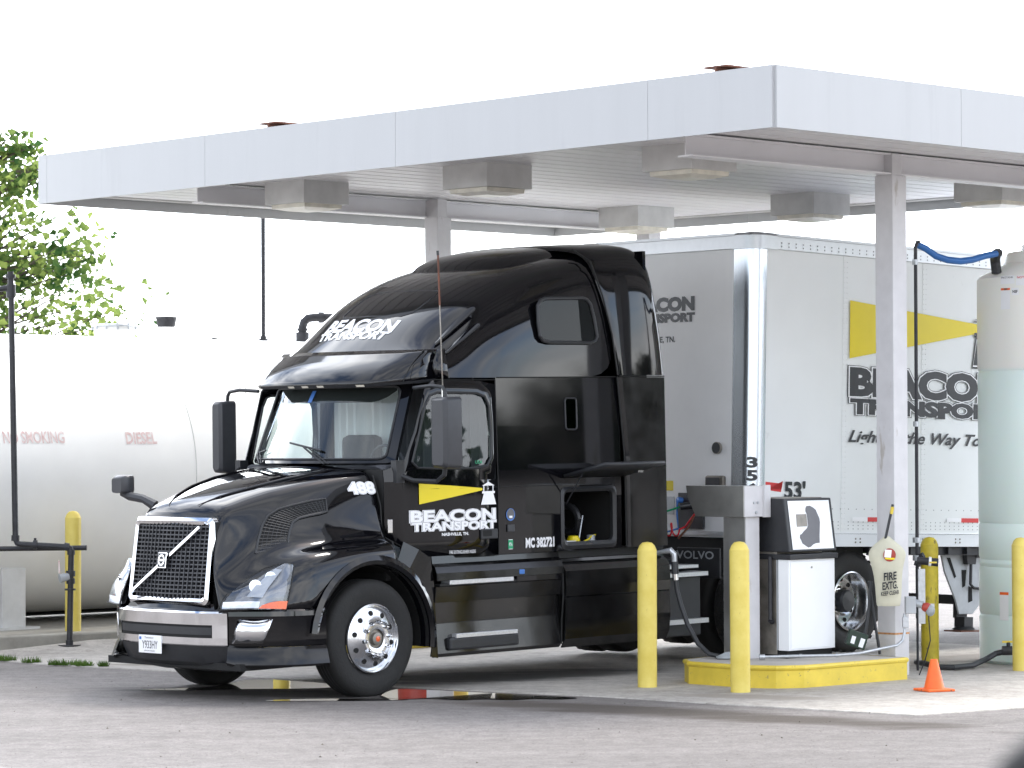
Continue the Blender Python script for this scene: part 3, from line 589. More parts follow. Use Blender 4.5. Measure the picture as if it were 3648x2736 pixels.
def patch(px0, pz0, px1, pz1, mat, nm, r=.7385):   # curved label: x range (world offset), z range
    mb = MB(); rows = []
    for z in (pz0, pz1): rows.append([(x, -math.sqrt(max(0, r*r-x*x)), z) for x in [px0+(px1-px0)*k/6 for k in range(7)]])
    return mb.grid(rows, False, True).build(nm, mat, pt)
lx = lambda v: (v-1106)/6750*30.4-5.37; lz = lambda v: 2.2+(953.5-v)*30.4/6750
patch(lx(2170), lz(615), lx(2196), lz(597), 'decalwhite', 'maker_label'); patch(lx(2170), lz(670), lx(2187), lz(624), 'decalwhite', 'warning_label')
patch(lx(2198.5), lz(619), lx(2225), lz(598), 'decalwhite', 'notice_label'); patch(lx(2170), lz(628.5), lx(2187), lz(624), 'orange', 'orange_strip', .7400)
patch(lx(2190), lz(640), lx(2204), lz(624), 'decalwhite', 'certification_label'); patch(lx(2164), lz(1345), lx(2180), lz(1285), 'decalwhite', 'lower_label'); patch(lx(2164), lz(1290), lx(2180), lz(1284), 'orange', 'orange_strip', .7400)
def tcur(x0, z0, r=.7400): return lambda X, Y: (x0+X, -math.sqrt(max(0, r*r-(x0+X)**2)), z0+Y)
textmesh('lettering', 'NOTICE', pt, (0,0,0), (1,0,0), (0,0,1), .10, .02, [('decalred',.02)], curve=tcur(lx(2201), lz(604)))
textmesh('lettering', 'PROTANK', pt, (0,0,0), (1,0,0), (0,0,1), .10, .018, [('decalblack',.0)], curve=tcur(lx(2171), lz(603)))
textmesh('lettering', 'NSF', pt, (0,0,0), (1,0,0), (0,0,1), .042, .026, [('decalblack',.03)], curve=tcur(lx(2192), lz(635)))
# ================================================================ STORAGE TANK (left)
TA = Vector((-5.17, 36.5, 1.88)); U2 = Vector((S2, S2, 0)); RT = 1.6
st = thing('storage_tank', 'long horizontal white steel fuel tank behind the truck', 'storage tank', (TA.x, TA.y, .17), R_(45))
z_ = TA.z-.17
L0, L1 = -9.0, 7.5
mb = MB(); prof = [(0.001,L0-.55),(.6,L0-.5),(1.15,L0-.33),(1.45,L0-.14),(RT,L0)]
prof += [(RT,L1),(1.45,L1+.14),(1.15,L1+.33),(.6,L1+.5),(.001,L1+.55)]
mb.lathe(prof, (0,0,z_), 'x', 96); mb.build('tank_shell', 'tank', st)
mb = MB()
for (a0, zz) in ((L0, .86), ): 
    a_ = math.acos(.86); yy = -RT*math.sin(a_); mb.box((L0,yy-.006,z_+RT*.86-.006),(L1,yy+.002,z_+RT*.86+.004))
mb.build('weld_seam', 'dirtywhite', st)
for s_ in (-1.7, -6.0, 3.4):
    MB().box((s_-.16,-1.25,0),(s_+.16,1.25,.68)).build('saddle', 'dirtywhite', st, bevel=.01)
    MB().box((s_-.3,-1.32,0),(s_+.3,1.32,.03)).build('saddle_plate', 'dirtywhite', st)
# manhole etc on top: world offset helper
def stl(x, y, z):   # world -> tank local
    d = Vector((x, y, z))-Vector((TA.x, TA.y, .17)); return (d.x*S2+d.y*S2, -d.x*S2+d.y*S2, d.z)
c_ = stl(-4.70, 36.97, 0)
MB().lathe([(.24,3.42-.17),(.24,3.60-.17)], (c_[0],c_[1],0), n=32).build('manhole_neck', 'tank', st)
MB().lathe([(.27,3.595-.17),(.275,3.60-.17),(.275,3.62-.17),(.26,3.63-.17),(.001,3.635-.17)], (c_[0],c_[1],0), n=32).build('manhole_cover', 'galv', st)
mb = MB()
for k in range(12): a = k*math.pi/6; MB().tube([(c_[0]+.265*math.cos(a),c_[1]+.265*math.sin(a),3.56-.17),(c_[0]+.265*math.cos(a),c_[1]+.265*math.sin(a),3.645-.17)], .011, 6).build('manhole_bolt', 'galv', st)
c_ = stl(-4.15, 37.52, 0); mb = MB(); mb.lathe([(.10,3.44-.17),(.10,3.63-.17)], (c_[0],c_[1],0), n=20); mb.build('vent_neck', 'tank', st)
MB().lathe([(.001,3.615-.17),(.105,3.615-.17),(.125,3.715-.17),(.13,3.72-.17),(.13,3.735-.17),(.001,3.745-.17)], (c_[0],c_[1],0), n=24).build('vent_cap', 'blackpipe', st)
c_ = stl(-3.62, 38.05, 0); MB().lathe([(.001,3.505-.17),(.03,3.505-.17),(.06,3.48-.17),(.06,3.44-.17)], (c_[0],c_[1],0), n=14).build('plug', 'plastic', st)
c_ = stl(-5.62, 36.05, 0); mb = MB()
mb.tube([(c_[0]+.09*math.cos(a), c_[1], 3.50-.17+.11*math.sin(a)) for a in [math.pi*k/10 for k in range(11)]], .022, 8); mb.build('lifting_lug', 'tank', st)
def wpipe(name, pts, r, lab, mat='blackpipe', n=12, cat='pipe'):
    o0 = pts[0]; mb = MB(); mb.tube(pts, r, n); return mb
# vent riser from the tank top
vr = thing('vent_pipe', 'thin black vent pipe rising from the storage tank behind the canopy', 'pipe', (-3.07,38.6,3.46))
MB().tube([(0,0,0),(0,0,2.1)], .027, 10).build('pipe', 'blackpipe', vr); MB().tube([(0,0,0),(0,0,.045)], .06, 12).tube([(0,0,.04),(0,0,.08)], .04, 10).build('flange', 'blackpipe', vr)
el = thing('outlet_pipe', 'thick black elbow pipe on the storage tank behind the visor', 'pipe', (-2.62,39.1,3.44))
MB().tube([(0,0,0),(0,0,.22),(.02,0,.29),(.07,0,.335),(.16,0,.345),(.9,.1,.345)], .055, 14).build('pipe', 'blackpipe', el)
MB().tube([(0,0,.0),(0,0,.16)], .085, 14).tube([(.20,.01,.345),(.27,.015,.345)], .072, 14).tube([(-.0,0,.18),(0,0,.21)], .07, 14).build('flange', 'blackpipe', el)
# slab kerb around tank
sl = MB().prism([(-9.2,30.3,-.1),(-5.44,33.2,-.1),(-4.4,34.0,-.1),(-3.3,34.9,-.1),(2.6,40.8,-.1),(-.2,43.6,-.1),(-11.8,32.9,-.1)], (0,0,1), .274).build('tank_slab', 'curbconc', bevel=.02); struct(sl)
# rising apron against the slab
ap = MB().add([(-4.62,32.9,.013),(-4.55,33.75,.10),(-3.3,34.75,.10),(-2.6,34.3,.013),(-5.8,32.6,.013)], [(0,1,4),(0,3,2,1)]).build('concrete_apron', 'pad'); struct(ap)
# black pipes at left
fp = thing('fill_pipe', 'black steel fill pipe with elbows, red valve lever and floor flange', 'pipe', (-4.735,33.4,.05))
o0 = Vector((-4.735,33.4,.05)); rr_ = lambda *p: tuple(Vector(p)-o0)
MB().tube([rr_(-5.36,33.4,4.06),rr_(-5.355,33.4,3.9),rr_(-5.31,33.4,1.20),rr_(-5.29,33.4,1.155),rr_(-5.25,33.4,1.145),rr_(-4.76,33.4,1.115),rr_(-4.725,33.4,1.10),rr_(-4.715,33.4,1.06),rr_(-4.725,33.4,.6),rr_(-4.735,33.4,.06)], .032, 14).build('pipe', 'blackpipe', fp)
mb = MB()
for a, b_, r in (((-5.355,33.4,3.78),(-5.355,33.4,3.92),.05),((-5.36,33.4,3.99),(-5.36,33.4,4.03),.055),((-5.352,33.4,3.89),(-5.7,33.4,3.84),.03),((-5.31,33.4,1.24),(-5.312,33.4,1.18),.043),((-5.12,33.4,1.14),(-5.08,33.4,1.138),.05),((-5.10,33.4,1.14),(-5.10,33.4,1.21),.014),((-4.79,33.4,1.12),(-4.74,33.4,1.11),.043),((-4.717,33.4,1.08),(-4.717,33.4,1.03),.042),
    ((-4.722,33.4,.86),(-4.722,33.4,.80),.05),((-4.722,33.4,.78),(-4.722,33.4,.72),.046),((-4.727,33.4,.67),(-4.727,33.4,.65),.058),((-4.735,33.4,.05),(-4.735,33.4,.07),.125),((-4.735,33.4,.07),(-4.735,33.4,.12),.04)):
    MB().tube([rr_(*a), rr_(*b_)], r, 14).build('fitting', 'blackpipe', fp)
MB().tube([rr_(-4.74,33.38,.80),rr_(-4.83,33.34,.78)], [.04,.05], 12).build('valve_body', 'silver', fp)
MB().tube([rr_(-4.83,33.33,.84),rr_(-4.835,33.33,.97)], .01, 8).build('valve_lever', 'fadedred', fp)
hp_ = thing('guard_rail', 'horizontal dark rail behind the black fill pipe at the left', 'rail', (-5.4,33.55,.174))
MB().tube([(-3.0,-.02,.90),(.83,0,.925)], .028, 10).build('rail', 'blackpipe', hp_)
MB().tube([(-3.0,-.02,0),(-3.0,-.02,.9)], .028, 10).build('leg', 'blackpipe', hp_)
bp = MB().tube([cw(-29.1+2.7,-31.1,.24), cw(-29.1-8,-31.1,.24)], .12, 16); 
# big dark pipe lying on slab beneath tank
o = MB().tube([TA+Vector((-7.5,-6.6,-1.58)), TA+Vector((-.2,.7,-1.58)), TA+Vector((3.5,4.4,-1.58))], .11, 16).build('drain_pipe', 'plastic'); tag(o, 'large dark grey pipe lying on the slab under the storage tank', 'pipe')
for s_ in (-6.3,-3.4,.60,3.1,5.6): MB().lathe([(RT-.002,s_-.010),(RT+.004,s_-.003),(RT+.004,s_+.003),(RT-.002,s_+.010)], (0,0,z_), 'x', 96).build('girth_weld', 'dirtywhite', st)
# stencils on tank near side (curved)
def tankcurve(s0, zc):
    def f(X, Y):
        zz = zc+Y-TA.z; r = RT+.004; y = -math.sqrt(r*r-zz*zz); return (s0+X, y, zc+Y-.17)
    return f
textmesh('lettering', 'NO SMOKING', st, (0,0,0), (1,0,0), (0,0,1), .82, .125, [('fadedred',.02)], curve=tankcurve(-2.06, 2.225))
textmesh('lettering', 'DIESEL', st, (0,0,0), (1,0,0), (0,0,1), .43, .125, [('fadedred',.03)], curve=tankcurve(-.38, 2.215))
#@@TRUCK@@
# ================================================================ SEMI TRACTOR
TXv, TYv, TZv = Vector((-.700871,-.713211,-.010472)), Vector((.713250,-.700909,0)), Vector((-.007340,-.007469,.999945))
# placed a hair down so that the steer tyres stand on the ground
mwT = Matrix((TXv, TYv, TZv)).transposed().to_4x4(); mwT.translation = Vector((-2.0372, 28.0651, -.0100))
trk = thing('semi_truck', 'glossy black sleeper tractor parked under the canopy with its side locker open', 'truck', mw=mwT)
V3 = Vector
def sym(rows):  # mirror half sections (y>=0, first point at y=0) to full
    return [[(x,-y,z) for x,y,z in reversed(r[1:])]+list(r) for r in rows]
# --- hood with fenders
HS = [ # x, [(y,z)...] centre -> out/down
 (1.243,[(0,1.603),(.28,1.583),(.46,1.575),(.525,1.560),(.545,1.30),(.565,1.12),(.60,1.03),(.64,.93),(.68,.80)]),
 (1.235,[(0,1.645),(.28,1.622),(.47,1.612),(.525,1.575),(.55,1.32),(.575,1.13),(.62,1.05),(.67,.94),(.72,.80)]),
 (1.15,[(0,1.72),(.30,1.71),(.50,1.675),(.555,1.625),(.60,1.38),(.65,1.19),(.74,1.10),(.88,.98),(.93,.80)]),
 (1.00,[(0,1.79),(.30,1.77),(.52,1.725),(.585,1.67),(.66,1.42),(.74,1.25),(.90,1.17),(1.05,1.05),(1.10,.80)]),
 (.85,[(0,1.845),(.31,1.82),(.55,1.775),(.62,1.715),(.71,1.48),(.82,1.29),(1.00,1.24),(1.13,1.13),(1.17,.80)]),
 (.72,[(0,1.885),(.32,1.86),(.58,1.81),(.65,1.755),(.76,1.53),(.87,1.315),(1.05,1.28),(1.17,1.17),(1.20,.80)]),
 (.66,[(0,1.90),(.32,1.875),(.59,1.83),(.67,1.775),(.78,1.55),(.89,1.325),(1.06,1.29),(1.175,1.19),(1.205,.88)]),
 (.5,[(0,1.94),(.33,1.915),(.62,1.865),(.705,1.815),(.82,1.59),(.93,1.34),(1.08,1.31),(1.18,1.235),(1.21,1.035)]),
 (.3,[(0,1.975),(.34,1.95),(.66,1.905),(.75,1.86),(.87,1.62),(.97,1.355),(1.10,1.335),(1.185,1.275),(1.215,1.145)]),
 (.05,[(0,2.005),(.36,1.985),(.71,1.945),(.795,1.90),(.91,1.65),(1.0,1.365),(1.11,1.35),(1.19,1.30),(1.215,1.19)]),
 (-.12,[(0,2.02),(.37,2.0),(.74,1.965),(.83,1.925),(.945,1.66),(1.02,1.37),(1.12,1.352),(1.19,1.30),(1.215,1.17)]),
 (-.25,[(0,2.03),(.38,2.01),(.77,1.98),(.865,1.935),(.97,1.67),(1.03,1.37),(1.125,1.35),(1.19,1.295),(1.215,1.13)]),
]
hx = lambda x, y: x - .10*(y/.5)**2*0.0
rows = [[(x-.05*min(1, y/.55)**2 if x > 1.2 and k < 4 else (x+.10*min(1,max(0,(1.6-z)/.75)) if x > 1.2 else x), y, z) for k, (y, z) in enumerate(r)] for x, r in HS]
mb = MB(); mb.grid(sym(rows), smooth=True); hood = mb.build('hood', 'paint', trk, sub=2)
k = hood.modifiers.new('solid','SOLIDIFY'); k.thickness = .012; k.offset = -1
# cowl/intake scoop crease panels on hood top
for sg in (1,-1):
    MB().tube([(1.17,sg*.20,1.698),(1.0,sg*.30,1.772),(.72,sg*.42,1.848),(.4,sg*.50,1.915),(.05,sg*.56,1.965),(-.15,sg*.58,1.99)], [.003,.008,.012,.012,.008,.003], 10).build('hood_crease', 'paint', hood)
# nose closure behind grille
MB().box((1.25,-.53,.80),(1.15,.53,1.56)).build('radiator', 'void', trk)
mb = MB(); mb.grid([[(1.36-.05*(y/.53)**2,y,.86) for y in (-.56,-.3,0,.3,.56)],[(1.39-.05*(y/.53)**2,y,.79) for y in (-.60,-.3,0,.3,.60)]]); mb.build('nose_panel', 'paint', trk)
# --- grille
def G(y, z, d=0.): # grille plane, leaning: x=1.275 at z1.6, 1.385 at z.85
    return (1.395-(z-.85)/.75*.10+d-.05*(y/.53)**2, y, z)
def rrect(y0, y1, z0, z1, r, n=5):
    pts = []
    for cx, cz, a0 in ((y1-r,z1-r,0),(y0+r,z1-r,90),(y0+r,z0+r,180),(y1-r,z0+r,270)):
        for k in range(n+1): a = R_(a0+90*k/n); pts.append((cx+r*math.cos(a), cz+r*math.sin(a)))
    return pts
def taper(p): y, z = p; return (y*(1+.03*(1.6-z)/.75), z)
rin = [taper(p) for p in rrect(-.475,.475,.905,1.535,.03)]; rou = [taper(p) for p in rrect(-.525,.525,.85,1.595,.05)]
mid = [((a[0]+b_[0])/2, (a[1]+b_[1])/2) for a, b_ in zip(rin, rou)]
mb = MB(); mb.grid([[G(y,z,-.04) for y,z in rin],[G(y,z,.012) for y,z in rin],[G(y,z,.03) for y,z in mid],[G(y,z,.012) for y,z in rou],[G(y,z,-.04) for y,z in rou]], True); mb.build('grille_frame', 'chrome', trk)
mb = MB()
for i in range(1, 18): z = .905+.63*i/17.5; mb.add([G(-.485,z-.006,.0),G(0,z-.006,.002),G(.485,z-.006,.0),G(.485,z+.006,.0),G(0,z+.006,.002),G(-.485,z+.006,.0),G(-.485,z+.006,-.03),G(0,z+.006,-.03),G(.485,z+.006,-.03)], [(0,1,4,5),(1,2,3,4),(5,4,7,6),(4,3,8,7)], False)
for i in range(1, 18): y = -.48+.96*i/18; mb.add([G(y-.005,.905,-.004),G(y+.005,.905,-.004),G(y+.005,1.535,-.004),G(y-.005,1.535,-.004),G(y+.005,.905,-.045),G(y+.005,1.535,-.045)], [(0,1,2,3),(1,4,5,2)], False)
mb.build('grille_mesh', 'greyplastic', trk)
mb = MB(); a, b_ = Vector(G(-.46,.935,.046)), Vector(G(.40,1.515,.040)); dd = (b_-a).normalized(); nn = Vector((1,0,.13)).normalized(); sd_ = dd.cross(nn).normalized()
for s0, s1 in ((0,.43),(.57,1)): p, q = a.lerp(b_, s0), a.lerp(b_, s1); mb.obox((p+q)/2, (q-p)/2, sd_*.015, nn*.008)
mb.build('diagonal_bar', 'chrome', trk, bevel=.004)
ec = Vector(G(-.03,1.225,.035)); emb = MB(); emb.obox(ec, (0,.055,0), Vector((-.13,0,1)).normalized()*.07, nn*.008); badge = emb.build('badge', 'chrome', trk, bevel=.004)
MB().obox(ec+nn*.009, (0,.046,0), Vector((-.13,0,1)).normalized()*.060, nn*.002).build('badge_field', 'decalblack', badge)
mb = MB(); up_ = Vector((-.13,0,1)).normalized()
for r_a, r_b in ((.030,.043),): mb.grid([[ec+nn*.014+Vector((0,1,0))*r*math.cos(2*math.pi*k/24)+up_*r*1.15*math.sin(2*math.pi*k/24) for k in range(24)] for r in (r_a, r_b)], True)
mb.obox(ec+nn*.014, (0,.034,0), up_*.008, nn*.002); mb.build('badge_ring', 'chrome', badge)
# --- bumper
def bpt(t_, z, dx=0.): # plan curve half: t 0 centre .. 1 side end
    P = [(1.435,0),(1.425,.30),(1.40,.50),(1.34,.66),(1.22,.86),(1.10,1.02),(.98,1.13),(.82,1.19),(.60,1.215)]
    s = t_*(len(P)-1); i = min(int(s), len(P)-2); f = s-i; a, b_ = P[i], P[i+1]
    x, y = a[0]+(b_[0]-a[0])*f, a[1]+(b_[1]-a[1])*f; n_ = math.hypot(x-.3, y)
    return (x+dx*(x-.3)/n_, y+dx*y/n_, z)
def bstrip(t0, t1, zs, n, dxs=None, mirror=False):
    rows = []
    for i, z in enumerate(zs): rows.append([bpt(t0+(t1-t0)*k/n, z, dxs[i] if dxs else 0) for k in range(n+1)])
    if mirror: rows = [[(x,-y,z) for x,y,z in reversed(r)] for r in rows]
    return rows
def full(t1, zs, dxs, n=16): return [[(x,-y,z) for x,y,z in reversed(a[1:])]+a for a in bstrip(0, t1, zs, n, dxs)]
mb = MB(); mb.grid(full(1, [.70,.79,.815,.80,.76], [-.30,-.05,-.015,.0,.003], 20))
mb.build('bumper_top', 'paint', trk)
mb = MB(); mb.grid(full(1, [.76,.74,.56,.54,.50], [.003,-.004,-.004,-.004,-.02], 24)); mb.build('bumper_body', 'paint', trk)
# central chrome with air slot
zs = [.775,.755,.70,.68]; mb = MB(); mb.grid(full(.42, [.80,.785,.685], [.004,.020,.014], 14)); mb.grid(full(.42, [.575,.515,.505], [.014,.012,.0], 14))
mb.grid(bstrip(.335,.42,[.685,.575],2,[.014,.014])); mb.grid(bstrip(.335,.42,[.685,.575],2,[.014,.014], True)); mb.build('bumper_chrome', 'chrome', trk)
mb = MB(); mb.grid(full(.335, [.685,.575], [.006,.006], 10)); mb.build('air_slot', 'void', trk)
mb = MB(); mb.grid(full(.33, [.665,.60], [.010,.010], 10)); mb.build('slot_bar', 'plastic', trk)
for mir in (False, True):
    mb = MB(); zz = [.735,.535]; rows = []
    for z, t0, t1 in ((.735,.47,.66),(.53,.44,.60)):
        rows.append([bpt(t0+(t1-t0)*k/6, z, .006) for k in range(7)])
    if mir: rows = [[(x,-y,z) for x,y,z in r] for r in rows]
    mb.grid(rows); mb.build('corner_plate', 'chrome', trk, solid=.004)
    # lower spoiler lip at the corner
    mb = MB(); rows = []
    for z, d in ((.50,-.015),(.47,.01),(.35,.055),(.33,.04),(.34,-.02)): rows.append([bpt(.42+.58*k/12, z+(.0 if k else .02), d) for k in range(13)])
    if mir: rows = [[(x,-y,z) for x,y,z in r] for r in rows]
    mb.grid(rows); mb.build('bumper_lip', 'paintlow', trk)
mb = MB(); mb.grid(full(.42, [.53,.45,.36,.30,.26], [-.01,-.03,-.07,-.16,-.35], 12)); mb.build('bumper_chin', 'plastic', trk)
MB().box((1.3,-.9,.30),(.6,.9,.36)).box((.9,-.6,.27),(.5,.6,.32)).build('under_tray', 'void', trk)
pl = MB().obox((1.452,-.12,.50), (.004,0,0), (0,.155,0), (0,0,.078)).build('licence_plate', 'decalwhite', trk, bevel=.004)
textmesh('lettering', 'Y933HY', pl, (1.4575,-.225,.462), (0,1,0), (0,0,1), .21, .068, [('decalgrey',.01)])
textmesh('lettering', 'Tennessee', pl, (1.4575,-.19,.548), (0,1,0), (0,0,1), .12, .018, [('decalgrey',.0)])
textmesh('lettering', 'APPORTIONED', pl, (1.4575,-.20,.436), (0,1,0), (0,0,1), .15, .012, [('decalgrey',.0)])
MB().box((1.4575,-.262,.538),(1.459,-.235,.562)).build('corner_sticker', 'blue', pl)
# --- headlights
def hl(mir):
    s = -1 if mir else 1
    # outline rows front-bottom ... traced over the fender corner, inner edge to outer edge
    inner = [(1.335,.655,.815),(1.285,.685,.93),(1.19,.735,1.02),(1.09,.80,1.10),(.985,.875,1.165),(.90,.95,1.195)]
    outer = [(.975,1.12,.815),(.955,1.125,.90),(.93,1.125,.98),(.905,1.12,1.06),(.875,1.105,1.135),(.85,1.09,1.195)]
    rows = []
    for a, b_ in zip(inner, outer):
        a, b_ = Vector(a), Vector(b_); r = []
        for k in range(9):
            f = k/8; p = a.lerp(b_, f); bul = math.sin(math.pi*f)*(.11 if a.z < 1.1 else .06); p = p+Vector((.75,.62,.12))*bul+Vector((.008,.008,0)); r.append((p.x, s*p.y, p.z))
        rows.append(r)
    lens = MB().grid(rows).build('headlight', 'lampglass', trk, sub=1)
    base = MB().grid([[(x-.035, y-s*.03, z) for x,y,z in r] for r in rows]).build('reflector_bowl', 'lampbowl', lens, sub=1)
    mb = MB()
    for (f, h_, r) in ((.55,.60,.050),(.38,.42,.055)):
        i = int(h_*(len(rows)-1)); j = int(f*8); q = Vector(rows[i][j])-Vector((.022,.02*s,0)); d = Vector((.8,.55*s,.1)).normalized(); mb.tube([q-d*.03, q], [r*.7, r], 16)
    mb.build('lamp_bowl', 'chrome', lens)
    am = MB(); sub = [r[5:] for r in rows[0:2]]; am.grid([[(x+.004,y+s*.005,z+.006) for x,y,z in sub[0]],[(x+.004,y+s*.005,z-.012-.05*(1-k/3)**2) for k, (x,y,z) in enumerate(sub[1])]]); am.build('turn_signal', 'amber', lens)
    lo = MB(); sub = [r[0:6] for r in rows[0:2]]; lo.grid([[(x-.006,y-s*.004,z+.010) for x,y,z in sub[0]],[(x*.35+a[0]*.65-.006,y*.35+a[1]*.65-s*.004,a[2]+.065) for (x,y,z), a in zip(sub[1], sub[0])]]); lo.build('daytime_strip', 'pumpwhite', lens)
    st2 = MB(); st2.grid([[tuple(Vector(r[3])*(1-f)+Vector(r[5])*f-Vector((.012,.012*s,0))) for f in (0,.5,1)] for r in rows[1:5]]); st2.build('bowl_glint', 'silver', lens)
    rim = MB(); edge = [r[0] for r in rows]; rim.tube([(x+.004,y+s*.004,z) for x,y,z in edge]+[rows[-1][8]]+[r[8] for r in reversed(rows)]+[rows[0][4], rows[0][0]], .007, 6); rim.build('lamp_gasket', 'seam', lens)
hl(False); hl(True)
# --- side vent on the hood
def hoody(x, z): # hood side surface y at given x,z (interp of HS)
    for i in range(len(HS)-1):
        if HS[i][0] >= x >= HS[i+1][0]:
            f = (HS[i][0]-x)/(HS[i][0]-HS[i+1][0])
            def yz(r):
                pts = r[1][3:7]
                for k in range(len(pts)-1):
                    if pts[k][1] >= z >= pts[k+1][1]:
                        g_ = (pts[k][1]-z)/(pts[k][1]-pts[k+1][1]); return pts[k][0]+(pts[k+1][0]-pts[k][0])*g_
                return pts[0][0] if z > pts[0][1] else pts[-1][0]
            return yz(HS[i])*(1-f)+yz(HS[i+1])*f
    return .9
vup = [(.985,1.285),(.93,1.40),(.865,1.52),(.80,1.60),(.70,1.655),(.55,1.69),(.38,1.72),(.25,1.735)]
vlo = [(.72,1.335),(.70,1.40),(.665,1.47),(.615,1.54),(.55,1.575),(.45,1.595),(.35,1.61),(.275,1.625)]
for s in (1,-1):
    def vp(p, d): return (p[0], s*(hoody(p[0], p[1])+d), p[1])
    rows = [[vp((a[0]+(b_[0]-a[0])*f, a[1]+(b_[1]-a[1])*f), .004+.0*f) for a, b_ in zip(vup, vlo)] for f in (0,.25,.5,.75,1)]
    v_ = MB().grid(rows).build('side_vent', 'void', trk)
    MB().tube([vp(p, .006) for p in vup]+[vp(p, .006) for p in reversed(vlo)]+[vp(vup[0], .006)], .013, 8).build('vent_frame', 'plastic', v_)
    mb = MB()
    for i in range(1, 26):
        f = i/26*7; k = int(f); g_ = f-k; a = (vup[k][0]+(vup[min(k+1,7)][0]-vup[k][0])*g_, vup[k][1]+(vup[min(k+1,7)][1]-vup[k][1])*g_); b_ = (vlo[k][0]+(vlo[min(k+1,7)][0]-vlo[k][0])*g_, vlo[k][1]+(vlo[min(k+1,7)][1]-vlo[k][1])*g_)
        mb.tube([vp(a,.008), vp(((a[0]+b_[0])/2,(a[1]+b_[1])/2),.009), vp(b_,.008)], .004, 4, False)
    for j in range(1, 7):
        f = j/7; mb.tube([vp((a[0]+(b_[0]-a[0])*f, a[1]+(b_[1]-a[1])*f), .008) for a, b_ in zip(vup, vlo)], .003, 4, False)
    mb.build('vent_mesh', 'plastic', v_)
# --- fender arch trims
for s in (1,-1):
    mb = MB(); rows = [[],[],[],[]]
    for k in range(25):
        a = R_(8+ (188-8)*k/24); c_, n_ = math.cos(a), math.sin(a)
        for i, (r, y) in enumerate(((.655,1.10),(.665,1.215),(.70,1.232),(.745,1.212))): rows[i].append((.03+r*c_, s*y, .50+r*n_*1.0))
    mb.grid(rows); mb.build('wheel_arch', 'paint', trk)
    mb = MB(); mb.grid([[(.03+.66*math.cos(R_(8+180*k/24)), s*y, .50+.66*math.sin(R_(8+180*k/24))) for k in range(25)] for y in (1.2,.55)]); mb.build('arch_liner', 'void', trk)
    # panel closing fender between arch and bumper (front) and quarter behind the wheel
    mb = MB()
    up = [(-.62,1.20),(-.45,1.29),(-.27,1.345)]
    a_pts = [(.03+.70*math.cos(R_(d)), .50+.70*math.sin(R_(d))) for d in (114,125,140,155,170,185,195)]
    o_pts = [(-.265,1.13),(-.36,1.345),(-.52,1.27),(-.66,1.19),(-.70,.95),(-.72,.60),(-.74,.30)]
    mb.grid([[(x, s*1.205, z) for x, z in a_pts],[(x, s*(1.20 if i > 1 else 1.17), z) for i, (x, z) in enumerate(o_pts)]], smooth=False)
    mb.build('rear_fender', 'paintlow', trk, solid=.01)
    mb = MB(); mb.tube([(-.262,s*1.20,1.18),(-.262,s*1.13,1.345),(-.262,s*1.0,1.40),(-.262,s*.985,1.66),(-.262,s*.89,1.93)], .008, 6); mb.build('hood_gap', 'seam', trk)
# --- cab body
def sy(x, z):  # body side half width
    f = min(1, max(0, (-x-.25)/1.2)); y = 1.02+(1.205-1.02)*(1-(1-f)**2)
    if z > 2.0: y -= (z-2.0)*.03
    return y
def WS(u, v, d=0.):
    x = -.20-.27*v-.26*abs(u)**2.3; y = u*(.93-.055*v); z = 2.04+.70*v
    return (x+d*.9, y+d*u*.5, z+d*.3)
# windscreen surround ring
def ring(inner, outer): return [inner, outer]
inn = [(u, v) for u, v in [((p[0]), (p[1])) for p in rrect(-.94,.94,.045,.965,.07,4)]]
def dens(pts, n=3):
    r = []
    for i in range(len(pts)):
        a, b_ = pts[i], pts[(i+1) % len(pts)]
        L_ = math.hypot(a[0]-b_[0], a[1]-b_[1]); m_ = 8 if L_ > .4 else 1
        for k in range(m_): f = k/m_; r.append((a[0]+(b_[0]-a[0])*f, a[1]+(b_[1]-a[1])*f))
    return r
inn = dens(inn)
outp = []
for u, v in inn:
    du, dv = abs(u)/.94, abs(v-.505)/.46
    m_ = max(du, dv); outp.append((max(-1.035, min(1.035, u/m_*1.09 if du >= dv else u*1.06)), max(-.045, min(1.04, .505+(v-.505)/m_*1.12 if dv > du else .505+(v-.505)*1.12))))
mb = MB(); mb.grid([[WS(u,v,-.035) for u,v in inn],[WS(u,v,.0) for u,v in inn],[WS(u,v,.004) for u,v in outp],[WS(u,v,-.06) for u,v in outp]], True); mb.build('windscreen_surround', 'paint', trk)
mb = MB(); mb.tube([WS(u,v,.004) for u,v in inn]+[WS(*inn[0],.004)], .011, 6); mb.build('windscreen_seal', 'plastic', trk)
mb = MB(); n = 20; mb.grid([[WS(-.945+1.89*i/n, .04+.93*j/8, -.012) for i in range(n+1)] for j in range(9)]); ws = mb.build('windscreen', 'glass', trk)
# shade band with scalloped ends on the glass
top = .965; mb = MB(); rows = [[],[]]
for i in range(25):
    u = -.90+1.8*i/24; e = min(1, (1-abs(u)/.91)*4.5); rows[0].append(WS(u,top,-.02)); rows[1].append(WS(u, top-.19*max(0.02,e)**.5, -.02))
mb.grid(rows); mb.build('shade_band', 'void', ws)
MB().add([WS(-.13,.93,-.008),WS(-.07,.93,-.008),WS(-.10,.78,-.008),WS(-.16,.78,-.008)], [(0,1,2,3)]).build('blue_pass', 'blue', ws)
